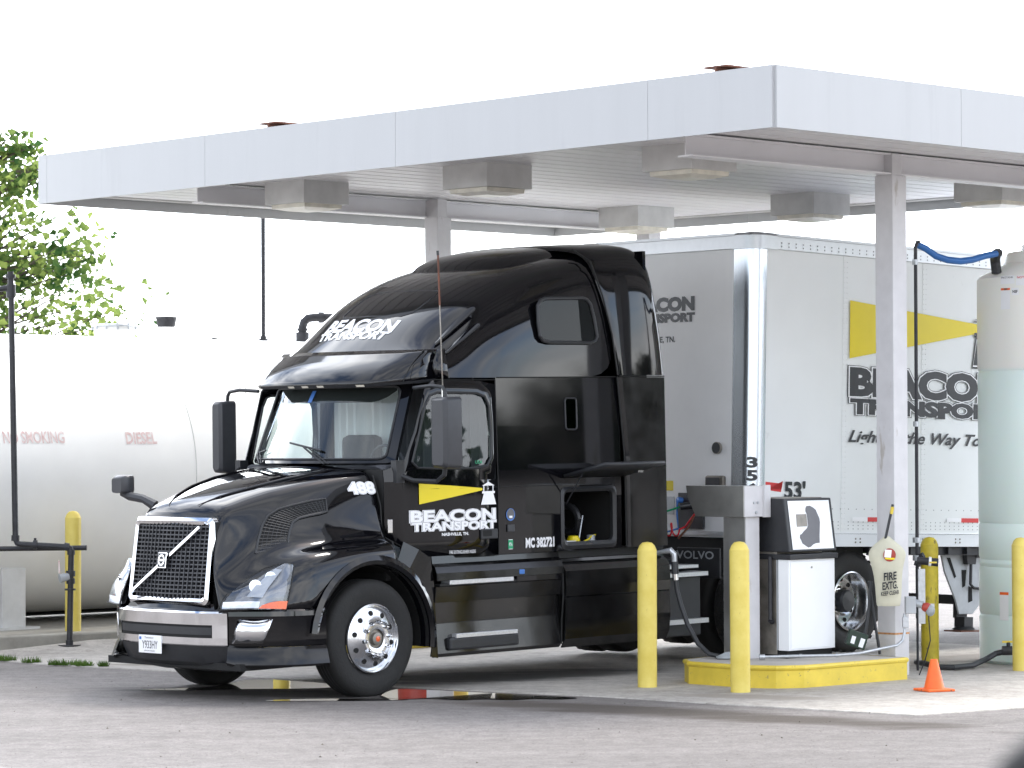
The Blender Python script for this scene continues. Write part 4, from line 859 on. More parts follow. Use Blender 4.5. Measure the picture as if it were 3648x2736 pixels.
# doors / side frame: ring panel around side window (both sides)
win = [(-.62,2.00),(-.60,1.985),(-1.30,1.975),(-1.38,2.0),(-1.43,2.06),(-1.44,2.30),(-1.42,2.56),(-1.38,2.625),(-1.30,2.65),(-.80,2.655),(-.735,2.635),(-.70,2.58),(-.63,2.30),(-.545,2.05)]
win = [(-.545,2.04),(-.60,1.99),(-.80,1.98),(-1.05,1.975),(-1.28,1.975),(-1.38,2.0),(-1.43,2.07),(-1.44,2.30),(-1.42,2.54),(-1.375,2.62),(-1.28,2.65),(-1.05,2.655),(-.83,2.655),(-.75,2.63),(-.70,2.55),(-.625,2.30)]
dor = [(-.46,2.03),(-.46,1.87),(-.80,1.87),(-1.05,1.87),(-1.28,1.87),(-1.46,1.87),(-1.505,2.05),(-1.505,2.30),(-1.505,2.56),(-1.505,2.73),(-1.30,2.76),(-1.05,2.765),(-.86,2.765),(-.78,2.765),(-.70,2.70),(-.58,2.32)]
for s in (1,-1):
    P = lambda p, d=0.: (p[0], s*(sy(*p)+d), p[1])
    mb = MB(); mb.grid([[P(p,-.05) for p in win],[P(p,-.004) for p in win],[P(p,.0) for p in dor]], True)
    low = [[P((x, z)) for x in (-.265,-.46,-.80,-1.05,-1.28,-1.505)] for z in (1.90,1.87,1.70,1.50,1.33)]
    rows = []
    for z, xs in ((1.87,(-.27,-.46,-.80,-1.05,-1.28,-1.505)),(1.70,(-.27,-.46,-.80,-1.05,-1.28,-1.505)),(1.50,(-.27,-.46,-.80,-1.05,-1.28,-1.505)),(1.345,(-.30,-.46,-.80,-1.05,-1.28,-1.505)),(1.18,(-.66,-.70,-.80,-1.05,-1.28,-1.505))):
        rows.append([(x, s*(sy(x,z)+(0 if z > 1.3 else -.004)), z) for x in xs])
    mb.grid(rows); mb.add([(-.27,s*sy(-.27,1.87),1.87),(-.46,s*sy(-.46,1.87),1.87),(-.46,s*sy(-.46,2.03),2.03),(-.28,s*1.0,1.97)], [(0,1,2,3)])
    door = mb.build('door', 'paint', trk, weld=True, solid=.012)
    ya, yb = sy(-.54,2.0), sy(-1.44,2.0); gm = MB(); gm.add([(p[0], s*(ya+(yb-ya)*(-.54-p[0])/.90-(p[1]-2.0)*.03-.012), p[1]) for p in win], [tuple(range(len(win)))]); gm.build('door_glass', 'glass', door)
    MB().tube([P(p,-.0) for p in win]+[P(win[0],0)], .011, 6).build('window_seal', 'plastic', door)
    mb = MB(); dl = [(-1.512,2.765),(-1.512,1.9),(-1.512,1.185),(-.66,1.185),(-.33,1.35)]; mb.tube([P(p,.001) for p in dl], .005, 5); mb.tube([P((-.80,2.77),.001), P((-1.512,2.77),.001)], .005, 5); mb.build('door_gap', 'seam', door)
    mb = MB(); mb.box((-1.28,s*1.20,1.335),(-1.49,s*1.222,1.425)); hd = mb.build('door_handle', 'plastic', door, bevel=.008)
    MB().box((-1.295,s*1.2225,1.36),(-1.41,s*1.2235,1.415)).build('handle_recess', 'void', hd)
    MB().box((-.29,s*(sy(-.30,1.5)+.0),1.42),(-.345,s*(sy(-.30,1.5)+.018),1.54)).build('marker_lamp', 'chrome', trk, bevel=.004)
    # crease line
    MB().tube([P((x, 1.80-.01*x*0),.0) for x in (-.62,-.8,-1.05,-1.28,-1.50)], .004, 5).build('body_crease', 'paint', door)
MB().box((-.75,-.80,2.75),(-1.6,.80,2.83)).box((-1.56,-1.14,1.1),(-3.60,-1.10,2.80)).build('cab_roof_header', 'void', trk)
# cab floor/firewall and interior
MB().box((-.30,-1.0,1.0),(-.36,1.0,1.98)).box((-.36,-1.1,1.05),(-1.6,1.1,1.12)).build('firewall', 'void', trk)
MB().box((-.36,-.95,1.80),(-.66,.95,2.02)).build('dashboard', 'seat', trk, bevel=.04)
cur = MB(); rows = []
for z in (1.1, 1.9, 2.72): rows.append([(-1.60-.02*math.sin(k*1.9), -1.08+2.16*k/60, z) for k in range(61)])
cur.grid([r[:26] for r in rows]); cur.build('curtain', 'curtain', trk)  # passenger half: windscreen's sky reflection put into the pale cloth colour
cu2 = MB(); cu2.grid([r[25:] for r in rows]); cu2.build('curtain', 'seat', trk)  # driver half coloured dark so the side window reads dark
for s in (.55,-.55):
    MB().box((-1.02,s-.25,1.35),(-1.52,s+.25,1.52)).build('seat', 'seat', trk, bevel=.05)
    MB().box((-1.40,s-.24,1.5),(-1.54,s+.24,2.28)).build('seat_back', 'seat', trk, bevel=.06)
mb = MB(); mb.tube([(-.78+.05*math.sin(a), .55+.23*math.cos(a), 1.98+.21*math.sin(a)) for a in [2*math.pi*k/20 for k in range(21)]], .014, 8); mb.tube([(-.78,.33,1.98),(-.78,.77,1.98)], .012, 6); mb.build('steering_wheel', 'seat', trk)
# wipers
for (a, b_, c0, c1) in (((.34,-.02),(.02,.19),(-.22,.25),(.26,.15)), ((-.72,-.02),(-.84,.13),(-.985+.08,.09),(-.66,.15))):
    mb = MB(); mb.tube([WS(*a,.02), WS((a[0]+b_[0])/2,(a[1]+b_[1])/2,.035), WS(*b_,.03)], .009, 6); mb.tube([WS(a[0]+.05,a[1],.02), WS(b_[0]+.05,b_[1]-.0,.03)], .006, 6); w_ = mb.build('wiper', 'plastic', trk)
    MB().tube([WS(*c0,.018), WS((c0[0]+c1[0])/2,(c0[1]+c1[1])/2,.022), WS(*c1,.018)], .010, 6).build('wiper_blade', 'decalblack', w_)
# cowl strip between hood and glass
mb = MB(); mb.grid([[(x_,y_,z_) for x_,y_,z_ in [WS(-1.0+2*i/20,-.05,.0) for i in range(21)]],[(WS(-1.0+2*i/20,-.05)[0]+.06, WS(-1.0+2*i/20,-.05)[1]*.99, 1.985) for i in range(21)],[(-.22-.18*abs(-1+2*i/20)**2.2, (-1.0+2*i/20)*.90, 1.93) for i in range(21)]]); mb.build('cowl', 'plastic', trk)
# --- sleeper side panels (driver side with open locker)
LX0, LX1, LZ0, LZ1 = -2.36, -3.06, 1.24, 1.75
def side_y(z): return 1.205-(max(0, z-2.0)*.026)
for s in (1,-1):
    mb = MB()
    xs = [-1.515,-2.0,-2.36,-3.06,-3.16]; zs = [1.19,1.24,1.75,1.95,2.35,2.79]
    for i in range(len(xs)-1):
        for j in range(len(zs)-1):
            if s == 1 and i == 2 and j == 1: continue
            x0, x1, z0, z1 = xs[i], xs[i+1], zs[j], zs[j+1]
            mb.add([(x0,s*side_y(z0),z0),(x1,s*side_y(z0),z0),(x1,s*side_y(z1),z1),(x0,s*side_y(z1),z1)], [(0,1,2,3)], False)
    slp = mb.build('sleeper_side', 'paint', trk, weld=True)
    mb = MB(); mb.tube([(-1.53,s*1.187,2.79),(-3.12,s*1.187,2.80)], .006, 6); mb.tube([(-1.53,s*1.206,1.80),(-2.34,s*1.206,1.80)], .004, 6); mb.build('body_seam', 'seam', slp)
    wv = rrect(-2.565,-2.415,2.31,2.60,.03); f_ = MB(); f_.tube([(x,s*(side_y(z)+.004),z) for x,z in wv]+[(wv[0][0],s*(side_y(wv[0][1])+.004),wv[0][1])], .009, 6); f_.build('slit_window_frame', 'plastic', slp)
    g_ = MB(); g_.add([(x,s*(side_y(z)+.003),z) for x,z in wv], [tuple(range(len(wv)))]); g_.build('slit_window', 'darkglass', slp)
MB().box((-3.60,-1.15,.95),(-3.56,1.15,4.0)).build('sleeper_back', 'paint', trk)
# locker interior
lk = thing('tmp', 'x', 'x'); bpy.data.objects.remove(lk)
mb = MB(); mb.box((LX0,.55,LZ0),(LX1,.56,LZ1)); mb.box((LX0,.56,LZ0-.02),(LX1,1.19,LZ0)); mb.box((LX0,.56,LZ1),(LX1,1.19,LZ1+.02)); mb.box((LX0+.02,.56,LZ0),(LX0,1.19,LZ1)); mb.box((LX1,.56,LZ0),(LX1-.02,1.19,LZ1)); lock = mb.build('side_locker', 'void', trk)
mb = MB(); rr = rrect(LX1-.03,LX0+.03,LZ0-.04,LZ1+.03,.06); ri = rrect(LX1+.02,LX0-.02,LZ0+.03,LZ1-.02,.05); rr2 = rr; mb.grid([[(x,1.208,z) for x,z in rr],[(x,1.225,z) for x,z in [(a[0]*.5+b_[0]*.5,a[1]*.5+b_[1]*.5) for a,b_ in zip(rr,ri)]],[(x,1.205,z) for x,z in ri],[(x,1.17,z) for x,z in ri]], True); mb.build('locker_seal', 'plastic', lock)
fl = MB(); rows = []
for y, z in ((1.225,1.86),(1.50,1.925),(1.76,1.975)): rows.append([(x-.10*(y-1.225), y-(.06 if (k in (0,4) and y > 1.6) else 0), z) for k, x in enumerate((-2.36,-2.42,-2.72,-3.12,-3.18))])
fl.grid(rows); fl.build('locker_door', 'plastic', lock, solid=.035)
MB().tube([(-2.42,1.19,1.62),(-2.40,1.42,1.90)], .007, 6).build('gas_strut', 'plastic', lock)
MB().box((-2.88,1.62,1.905),(-2.95,1.68,1.925)).build('latch', 'chrome', lock)
MB().box((-2.66,1.20,1.232),(-2.74,1.222,1.248)).build('latch', 'chrome', lock)
# things lying in the locker
t0 = mwT
def intruck(p): return (mwT @ Vector((*p, 1)))
def rod(a, b_, r, mat, nm, lab, cat):
    o = MB().tube([intruck(a).to_3d(), intruck(b_).to_3d()], r, 8).build(nm, mat); tag(o, lab, cat); return o
rod((-2.42,1.0,1.52),(-2.58,.95,1.62),.008,'galv','metal_rod','metal rod leaning high in the open truck locker','rod')
rod((-2.70,1.08,1.27),(-2.80,1.04,1.50),.008,'galv','metal_rod','metal rod standing beside the yellow cap in the truck locker','rod')
p = intruck((-2.66,1.05,1.245)).to_3d(); o = MB().lathe([(.001,.075),(.045,.07),(.062,.04),(.065,0)], n=18).build('hard_hat_cap', 'decalyellow'); o.location = p; tag(o, 'small yellow cap lying in the open truck locker', 'cap')
p = intruck((-2.90,1.05,1.245)).to_3d(); o = MB().lathe([(.001,0),(.04,0),(.04,.07),(.001,.072)], n=18).build('tin_can', 'silver'); o.location = p; tag(o, 'silver tin can at the right in the open truck locker', 'can')
o = MB().tube([intruck(q).to_3d() for q in ((-2.75,1.1,1.26),(-2.82,1.1,1.28),(-2.87,1.08,1.305),(-2.95,1.06,1.315))], .009, 6).build('yellow_cord', 'decalyellow'); tag(o, 'thin yellow cord in the open truck locker', 'cord')
o = MB().box((-.09,-.02,0),(.09,.04,.03)).build('work_gloves', 'pumpwhite', bevel=.01); o.location = intruck((-2.52,1.1,1.245)).to_3d(); o.rotation_euler = (0,0,RZ); tag(o, 'white work glove at the left in the open truck locker', 'glove')
mb = MB(); mb.tube([intruck((-2.86+.02*math.sin(a), .80+.13*math.cos(a), 1.46+.13*math.sin(a))).to_3d() for a in [2*math.pi*k/18 for k in range(19)]], .035, 8); o = mb.build('spare_hose_reel', 'plastic'); tag(o, 'dark round reel in the back of the truck locker', 'reel')
# --- roof fairing
def sec(C, M_, S1, S2_, D, B): return [C, M_, S1, S2_, D, B]
RS = [
 sec((-0.7,0,3.04),(-0.72, 0.5, 3.028),(-0.8, 0.85, 3.03),(-0.88, 0.96, 2.99),(-0.92, 1.03, 2.92),(-0.95, 1.07, 2.79)),
 sec((-0.82,0,3.145),(-0.84, 0.5, 3.133),(-0.95, 0.86, 3.11),(-1.03, 0.98, 3.05),(-1.06, 1.06, 2.95),(-1.08, 1.1, 2.79)),
 sec((-1.05,0,3.335),(-1.07, 0.5, 3.323),(-1.17, 0.87, 3.28),(-1.25, 1.0, 3.2),(-1.28, 1.09, 3.02),(-1.3, 1.13, 2.79)),
 sec((-1.28,0,3.49),(-1.3, 0.5, 3.478),(-1.38, 0.88, 3.44),(-1.46, 1.03, 3.34),(-1.48, 1.12, 3.1),(-1.5, 1.15, 2.79)),
 sec((-1.52,0,3.63),(-1.54, 0.5, 3.618),(-1.62, 0.89, 3.58),(-1.68, 1.05, 3.47),(-1.69, 1.145, 3.17),(-1.7, 1.17, 2.79)),
 sec((-1.92,0,3.8),(-1.94, 0.5, 3.788),(-2.0, 0.91, 3.75),(-2.04, 1.07, 3.63),(-2.05, 1.165, 3.24),(-2.06, 1.18, 2.79)),
 sec((-2.42,0,3.92),(-2.44, 0.5, 3.908),(-2.45, 0.93, 3.87),(-2.46, 1.09, 3.75),(-2.46, 1.17, 3.3),(-2.47, 1.185, 2.79)),
 sec((-2.95,0,4),(-2.97, 0.5, 3.988),(-2.95, 0.95, 3.96),(-2.98, 1.1, 3.85),(-3.04, 1.175, 3.35),(-3.14, 1.19, 2.79)),
]
rf = MB().grid(sym(RS)).build('roof_fairing', 'paint', trk, sub=2)
# roof cap behind
CS = [
 [(-2.82,0,4.02),(-2.82,.45,4.015),(-2.84,.93,3.99),(-2.88,1.11,3.88),(-3.05,1.212,3.20),(-3.115,1.22,2.815)],
 [(-2.86,0,4.075),(-2.86,.45,4.07),(-2.88,.95,4.04),(-2.93,1.13,3.93),(-3.08,1.225,3.20),(-3.14,1.232,2.815)],
 [(-3.25,0,4.09),(-3.25,.45,4.09),(-3.27,.99,4.065),(-3.30,1.16,3.96),(-3.40,1.235,3.20),(-3.45,1.24,2.815)],
 [(-3.50,0,4.09),(-3.50,.45,4.09),(-3.50,1.01,4.07),(-3.56,1.17,3.96),(-3.70,1.235,3.20),(-3.74,1.24,2.815)],
 [(-3.60,0,4.04),(-3.60,.45,4.04),(-3.60,1.0,4.02),(-3.64,1.15,3.90),(-3.73,1.21,3.20),(-3.755,1.215,2.815)],
]
MB().grid(sym(CS)).build('roof_cap', 'paint', trk, sub=2)
MB().tube([(-2.815,.93,4.0),(-2.865,1.115,3.885),(-2.96,1.18,3.56),(-3.045,1.218,3.2),(-3.108,1.226,2.815)], .009, 6).build('cap_seam', 'seam', trk)
# raised deflector running back along the middle of the roof
mb = MB(); rows = []
for x, zc in ((-1.98,3.80),(-2.10,3.92),(-2.30,3.995),(-2.6,4.04),(-3.0,4.075),(-3.35,4.11),(-3.60,4.12)):
    rows.append([(x-.12*abs(y/.6)**2, y, zc-d) for y, d in ((-.78,.16),(-.66,.05),(-.5,.012),(0,0),(.5,.012),(.66,.05),(.78,.16))])
mb.grid(rows); mb.build('roof_deflector', 'paint', trk, sub=1)
for s in (1,-1):
    mb = MB(); mb.grid([[(-3.125,s*1.215,2.795),(-3.16,s*1.235,2.795),(-3.75,s*1.24,2.795),(-3.755,s*1.215,2.795)],[(-3.22,s*1.215,2.05),(-3.25,s*1.235,2.05),(-3.76,s*1.24,2.05),(-3.765,s*1.215,2.05)],[(-3.235,s*1.215,1.19),(-3.26,s*1.235,1.19),(-3.77,s*1.24,1.19),(-3.775,s*1.215,1.19)]], smooth=False); mb.build('side_extender', 'paintlow', trk)
    MB().tube([(-3.115,s*1.212,2.80),(-3.205,s*1.212,2.05),(-3.22,s*1.212,1.19)], .010, 6).build('extender_seam', 'seam', trk)
    MB().tube([(-3.12,s*1.232,2.805),(-3.75,s*1.238,2.805)], .007, 6).build('extender_joint', 'seam', trk)
# upper sleeper window
for s in (1,-1):
    wv = [(-2.10,3.17),(-2.14,3.13),(-2.22,3.115),(-2.78,3.115),(-2.84,3.135),(-2.87,3.18),(-2.84,3.35),(-2.80,3.48),(-2.755,3.52),(-2.70,3.535),(-2.20,3.52),(-2.13,3.50),(-2.09,3.45),(-2.085,3.30)]
    yy = lambda z: s*(1.186-(z-3.1)*.055 + .0)
    f_ = MB(); f_.add([(x,yy(z)+s*.003,z) for x,z in wv], [tuple(range(len(wv)))]); wg = f_.build('sleeper_window', 'darkglass', trk)
    MB().add([(x,yy(z)-s*.004,z) for x,z in wv], [tuple(range(len(wv)))]).build('window_backing', 'seat', wg)
    MB().tube([(x,yy(z)+s*.006,z) for x,z in wv]+[(wv[0][0],yy(wv[0][1])+s*.006,wv[0][1])], .018, 8).build('window_frame', 'plastic', wg)
# roof hatch line and fins
def roofpt(x, y):  # top surface centre z by interpolation
    P = [(r[0][0], r[0][2]) for r in RS]
    for i in range(len(P)-1):
        if P[i][0] >= x >= P[i+1][0]: f = (P[i][0]-x)/(P[i][0]-P[i+1][0]); return P[i][1]+(P[i+1][1]-P[i][1])*f
    return 4.0
def rp(i, f, t_, d=.0):  # between sections i,i+1 fraction f ; t across (0..1 = C->M->S1)
    A = [Vector(RS[i][k]).lerp(Vector(RS[i+1][k]), f) for k in range(4)]
    s = abs(t_)*3; k = min(int(s), 2); p = A[k].lerp(A[k+1], s-k); 
    if t_ < 0: p = Vector((p.x, -p.y, p.z))
    return p+Vector((.6,0,.8))*d
for (x0,y0,z0,x1,y1,z1,w0,dz) in ((-1.0,.95,3.10,-1.42,1.02,3.42,.05,.0),(-1.05,1.03,3.02,-1.42,1.08,3.27,.04,0)):
    mb = MB(); mb.grid([[(x0,y0-.03,z0),(x0+.02,y0+.005,z0),(x0,y0,z0-.03)],[((x0+x1)/2,(y0+y1)/2-.03,(z0+z1)/2+w0*.5),((x0+x1)/2,(y0+y1)/2+.035,(z0+z1)/2),((x0+x1)/2,(y0+y1)/2,(z0+z1)/2-w0*.6)],[(x1,y1-.04,z1+w0*.8),(x1,y1+.035,z1),(x1,y1-.01,z1-w0*.8)]]); mb.build('fairing_fin', 'paint', rf, sub=2)
# --- visor
def VS(u, v, d=0):  # u -1..1, v 0 bottom .. 1 top
    a = abs(u); sg = 1 if u >= 0 else -1
    if a <= .75: x = -.28-.12*(a/.75)**2.5; y = .80*a/.75; k = .38
    else:
        f = (a-.75)/.25; x = -.40-.50*f**1.2; y = .80+.24*math.sin(f*math.pi/2); k = .38-.34*f
    x -= k*v; z = 2.735+.31*v+.05*max(0, (a-.6)/.4)**2*(1-v)
    return (x+.045*math.sin(math.pi*min(1, v*1.1))+d, sg*(y-.02*v), z)
mb = MB(); mb.grid([[VS(-1+2*i/24, v) for i in range(25)] for v in (0,.12,.3,.5,.7,.88,1)]); mb.build('sun_visor', 'paint', trk, solid=.02)
for s in (1,-1):
    mb = MB(); mb.grid([[VS(s*1.0, v) for v in (0,.3,.6,.85,1)],[(-.99, s*(1.115-.045*k/4), 2.79+.26*k/4) for k in range(5)]]); mb.build('visor_end', 'paint', trk, solid=.01)
    MB().grid([[(-.86,s*.95,2.78),(-.86,s*.93,2.92),(-.84,s*.90,3.02)],[(-1.02,s*1.10,2.785),(-1.0,s*1.07,2.93),(-.98,s*1.0,3.05)]]).build('visor_end', 'paint', trk)
mb = MB(); mb.grid([[VS(-1+2*i/24,0) for i in range(25)],[(VS(-1+2*i/24,0)[0]-.015, VS(-1+2*i/24,0)[1]*.995, VS(-1+2*i/24,0)[2]-.023) for i in range(25)],[(min(-.45,VS(-1+2*i/24,0)[0]-.30), VS(-1+2*i/24,0)[1]*.95, 2.76) for i in range(25)]]); mb.build('visor_underside', 'plastic', trk)
for u in (-.74,-.20,-.02,.17,.60):
    a, b_ = VS(u-.04,0), VS(u+.04,0); MB().add([(a[0]+.004,a[1],a[2]-.003),(b_[0]+.004,b_[1],b_[2]-.003),(b_[0]-.010,b_[1],b_[2]-.021),(a[0]-.010,a[1],a[2]-.021)], [(0,1,2,3)], False).build('clearance_lamp', 'lens', trk)
MB().tube([VS(.86,0,.003),VS(.87,.25,.003),VS(.875,.5,.003),VS(.88,.75,.003),VS(.89,1,.003)], .005, 5).build('visor_seam', 'seam', trk)
# lettering on the roof front, laid onto the fairing surface
bpy.context.view_layer.update(); dg_ = bpy.context.evaluated_depsgraph_get(); rfe = rf.evaluated_get(dg_)
def snap(p, d):
    ok, loc, nor, _ = rfe.closest_point_on_mesh(Vector(p)); return loc+nor*d if nor.z > 0 else loc-nor*d
def quadcurve(bl, br, tl, tr_, d=.004):
    def f(X, Y):
        a = [(bl[k]*(1-X)+br[k]*X)*(1-Y)+(tl[k]*(1-X)+tr_[k]*X)*Y for k in (0,1)]
        i = min(int(a[0]), 6); return snap(rp(i, a[0]-i, a[1]), d)
    return f
textmesh('lettering', 'BEACON', rf, (0,0,0), (0,1,0), (-.5,0,.86), 1, 1, [('decalwhite', .045)], shear=.12, curve=quadcurve((1.56,-.35),(1.46,.29),(2.22,-.39),(2.02,.27)))
textmesh('lettering', 'TRANSPORT', rf, (0,0,0), (0,1,0), (-.5,0,.86), 1, 1, [('decalwhite', .05)], shear=.12, curve=quadcurve((1.14,-.33),(1.10,.27),(1.50,-.37),(1.44,.27)))
hp2 = [(2.34,-.29),(2.31,-.02),(2.28,.24),(2.5,.30),(3.0,.315),(3.6,.32),(3.96,.30),(3.98,.05),(3.98,-.27),(3.7,-.31),(3.0,-.32),(2.5,-.32),(2.34,-.29)]
MB().tube([snap(rp(int(a), a-int(a), b_), .0) for a, b_ in hp2], .007, 6).build('hatch_seam', 'plastic', rf)
# --- mirrors
def mirror(s):
    cx = -.60; y0 = 1.36 if s > 0 else 1.34
    rt = [(-.42,1.99),(-.40,2.05),(-.41,2.57),(-.45,2.615),(-.70,2.605),(-.735,2.57),(-.735,2.03),(-.71,1.98)]
    cyy = s*1.50
    hw = .115 if s > 0 else .075
    mb = MB(); out_ = rrect(s*1.50-hw, s*1.50+hw, 1.985 if s > 0 else 1.93, 2.615, .035, 4)
    A = [(-.66, y, z) for y, z in out_]; B = [(-.60, y, z) for y, z in out_]; Cc = [(-.50, cyy+(y-cyy)*.9, 2.3+(z-2.3)*.97) for y, z in out_]; D = [(-.47, cyy+(y-cyy)*.6, 2.3+(z-2.3)*.9) for y, z in out_]
    mb.grid([A,B,Cc,D], True); mb.add(D, [tuple(range(len(D)))]); mb.add(A, [tuple(reversed(range(len(A))))])
    o = mb.build('mirror', 'greyplastic', trk, weld=True)
    MB().add([(-.664, cyy+(y-cyy)*.92, 2.3+(z-2.3)*.95) for y, z in out_], [tuple(range(len(out_)))]).build('mirror_glass', 'chrome', o)
    MB().tube([(-.62,s*1.05,2.70),(-.60,s*1.30,2.715),(-.60,s*1.44,2.70),(-.60,s*1.47,2.66),(-.60,s*1.475,2.60)], .017, 8).build('mirror_arm', 'plastic', o)
    MB().tube([(-.42,s*1.06,1.93),(-.50,s*1.16,1.88),(-.60,s*1.35,1.87),(-.60,s*1.45,1.93),(-.60,s*1.46,2.0)], .022, 8).box((-.36,s*1.02,1.86),(-.46,s*1.09,2.06)).build('mirror_arm', 'plastic', o)
    return o
mirror(1); mirror(-1)
MB().tube([(-.60,1.44,2.60),(-.60,1.44,2.70)], .014, 8).build('antenna_mount', 'chrome', trk)
an = MB().tube([(-.60,1.44,2.70),(-.585,1.43,3.42)], .006, 6).build('antenna', 'dirtysteel', trk)
MB().tube([(-.585,1.43,3.42),(-.575,1.425,3.86)], .009, 6).build('antenna_coil', 'rust', an); MB().tube([(-.575,1.425,3.86),(-.573,1.424,3.90)], .012, 6).build('antenna_tip', 'decalblack', an)
MB().tube([(-.80,-1.44,2.62),(-.79,-1.45,3.92)], .0035, 6).build('antenna', 'dirtysteel', trk)
# hood mirror on the passenger fender
mb = MB(); out_ = rrect(-1.04,-.86,1.79,1.95,.03,3); mb.grid([[(1.02,y,z) for y,z in out_],[(1.10,y,z) for y,z in out_],[(1.15,-.95+(y+.95)*.75,1.86+(z-1.87)*.8) for y,z in out_]], True); mb.add([(1.15,-.95+(y+.95)*.75,1.86+(z-1.87)*.8) for y,z in out_], [tuple(range(len(out_)))]); mb.add([(1.02,y,z) for y,z in out_], [tuple(reversed(range(len(out_))))]); hm = mb.build('hood_mirror', 'greyplastic', trk, weld=True)
MB().tube([(1.07,-.95,1.80),(1.06,-.88,1.765),(1.03,-.72,1.74),(.98,-.62,1.68)], [.045,.04,.038,.05], 8).build('mirror_arm', 'greyplastic', hm)
# --- wheels
def wheel(cx, y, s, steer=True, dual=False, rot=0.):
    """y: outer tyre face, s=+1 driver side"""
    R = .515; t_ = MB(); w_ = .28
    prof = [(.30,-.03),(.36,-.005),(.43,.0),(.478,-.008),(.503,-.028),(.513,-.05),(.515,-.07),(.515,-w_+.07),(.513,-w_+.05),(.503,-w_+.028),(.478,-w_+.008),(.36,-w_+.005),(.30,-w_+.03)]
    mb = MB(); mb.lathe([(r, y*1.0 if False else s*h) for r, h in prof], (cx, s*y, .515), 'y', 64); ty = mb.build('tyre', 'rubber', trk)
    mb = MB()
    if steer:
        for h in (-.10,-.14,-.18): mb.lathe([(.5155, s*(h-.004)),(.5157, s*(h+.004))], (cx, s*y, .515), 'y', 64)
    else:
        for k in range(60):
            a = 2*math.pi*k/60
            for j in range(4):
                h = -.045-.05*j-.025*(k % 2); mb.obox((cx+.517*math.cos(a), s*(y+h), .515+.517*math.sin(a)), Vector((-math.sin(a),0,math.cos(a)))*.019, (0,.019,0), Vector((math.cos(a),0,math.sin(a)))*.006)
    mb.build('tread', 'decalblack' if steer else 'rubber', ty)
    if steer: rp_ = [(.305,-.02),(.303,.0),(.292,.006),(.285,-.004),(.278,-.03),(.262,-.022),(.22,-.002),(.175,.012),(.150,.035),(.142,.045),(.100,.047),(.085,.040)]
    else: rp_ = [(.305,-.02),(.303,.0),(.292,.006),(.285,-.004),(.275,-.05),(.262,-.12),(.252,-.165),(.20,-.172),(.142,-.165),(.135,-.150),(.085,-.145)]
    mb = MB(); mb.lathe([(r, s*h) for r, h in rp_], (cx, s*y, .515), 'y', 64); rim = mb.build('rim', 'alu', ty)
    dz = rp_[-5][1]
    for k in range(10):
        a = 2*math.pi*k/10+.2+rot; hr = .222; hh = (-.003 if steer else -.168)
        c0 = Vector((cx+hr*math.cos(a), s*(y+hh), .515+hr*math.sin(a))); nv = Vector((math.cos(a)*.25,s,math.sin(a)*.25)).normalized() if steer else Vector((0,s,0))
        MB().tube([c0-nv*.006, c0+nv*.0045], .0235, 16, smooth=False).build('hand_hole', 'void', rim)
    for k in range(10):
        a = 2*math.pi*k/10+.5+rot; c0 = Vector((cx+.143*math.cos(a), s*(y+(.03 if steer else -.155)), .515+.143*math.sin(a)))
        if steer: MB().tube([c0, c0+Vector((0,s*.02,0)), c0+Vector((0,s*.045,0)), c0+Vector((0,s*.058,0))], [.021,.018,.015,.006], 8).build('lug_nut', 'chrome', rim)
        else: MB().tube([c0, c0+Vector((0,s*.045,0))], .015, 6).build('lug_nut', 'dirtysteel', rim)
    if steer:
        mb = MB(); mb.lathe([(.088, s*.035),(.088, s*.02),(.001, s*.02)], (cx, s*y, .515), 'y', 24); mb.lathe([(.055, s*.02),(.055, s*.055),(.045, s*.06),(.001, s*.06)], (cx, s*y, .515), 'y', 20); mb.build('hub', 'dirtysteel', rim)
        MB().lathe([(.025, s*.061),(.001, s*.064)], (cx, s*y, .515), 'y', 16).build('hub_cap', 'amber', rim)
    else:
        mb = MB(); mb.lathe([(.12, s*-.15),(.115, s*-.06),(.10, s*-.04),(.001, s*-.035)], (cx, s*y, .515), 'y', 24); mb.build('hub', 'decalblack', rim)
    if dual:
        mb = MB(); mb.lathe([(r, s*h) for r, h in prof], (cx, s*(y-.34), .515), 'y', 48); mb.build('inner_tyre', 'rubber', ty)
    return ty
for s in (1,-1):
    wheel(0, 1.155, s, True); wheel(-5.25, 1.22, s, False, True); wheel(-6.60, 1.22, s, False, True, .3)
MB().box((.9,-.43,.62),(-7.3,-.35,.85)).box((.9,.35,.62),(-7.3,.43,.85)).box((.06,-1.0,.45),(-.06,1.0,.58)).box((-5.18,-1.0,.45),(-5.32,1.0,.58)).box((-6.53,-1.0,.45),(-6.67,1.0,.58)).box((-.3,-.4,.5),(-2,.4,1.1)).build('chassis', 'void', trk)
MB().box((-4.0,-.5,.95),(-6.9,.5,1.0)).build('fifth_wheel', 'plastic', trk)
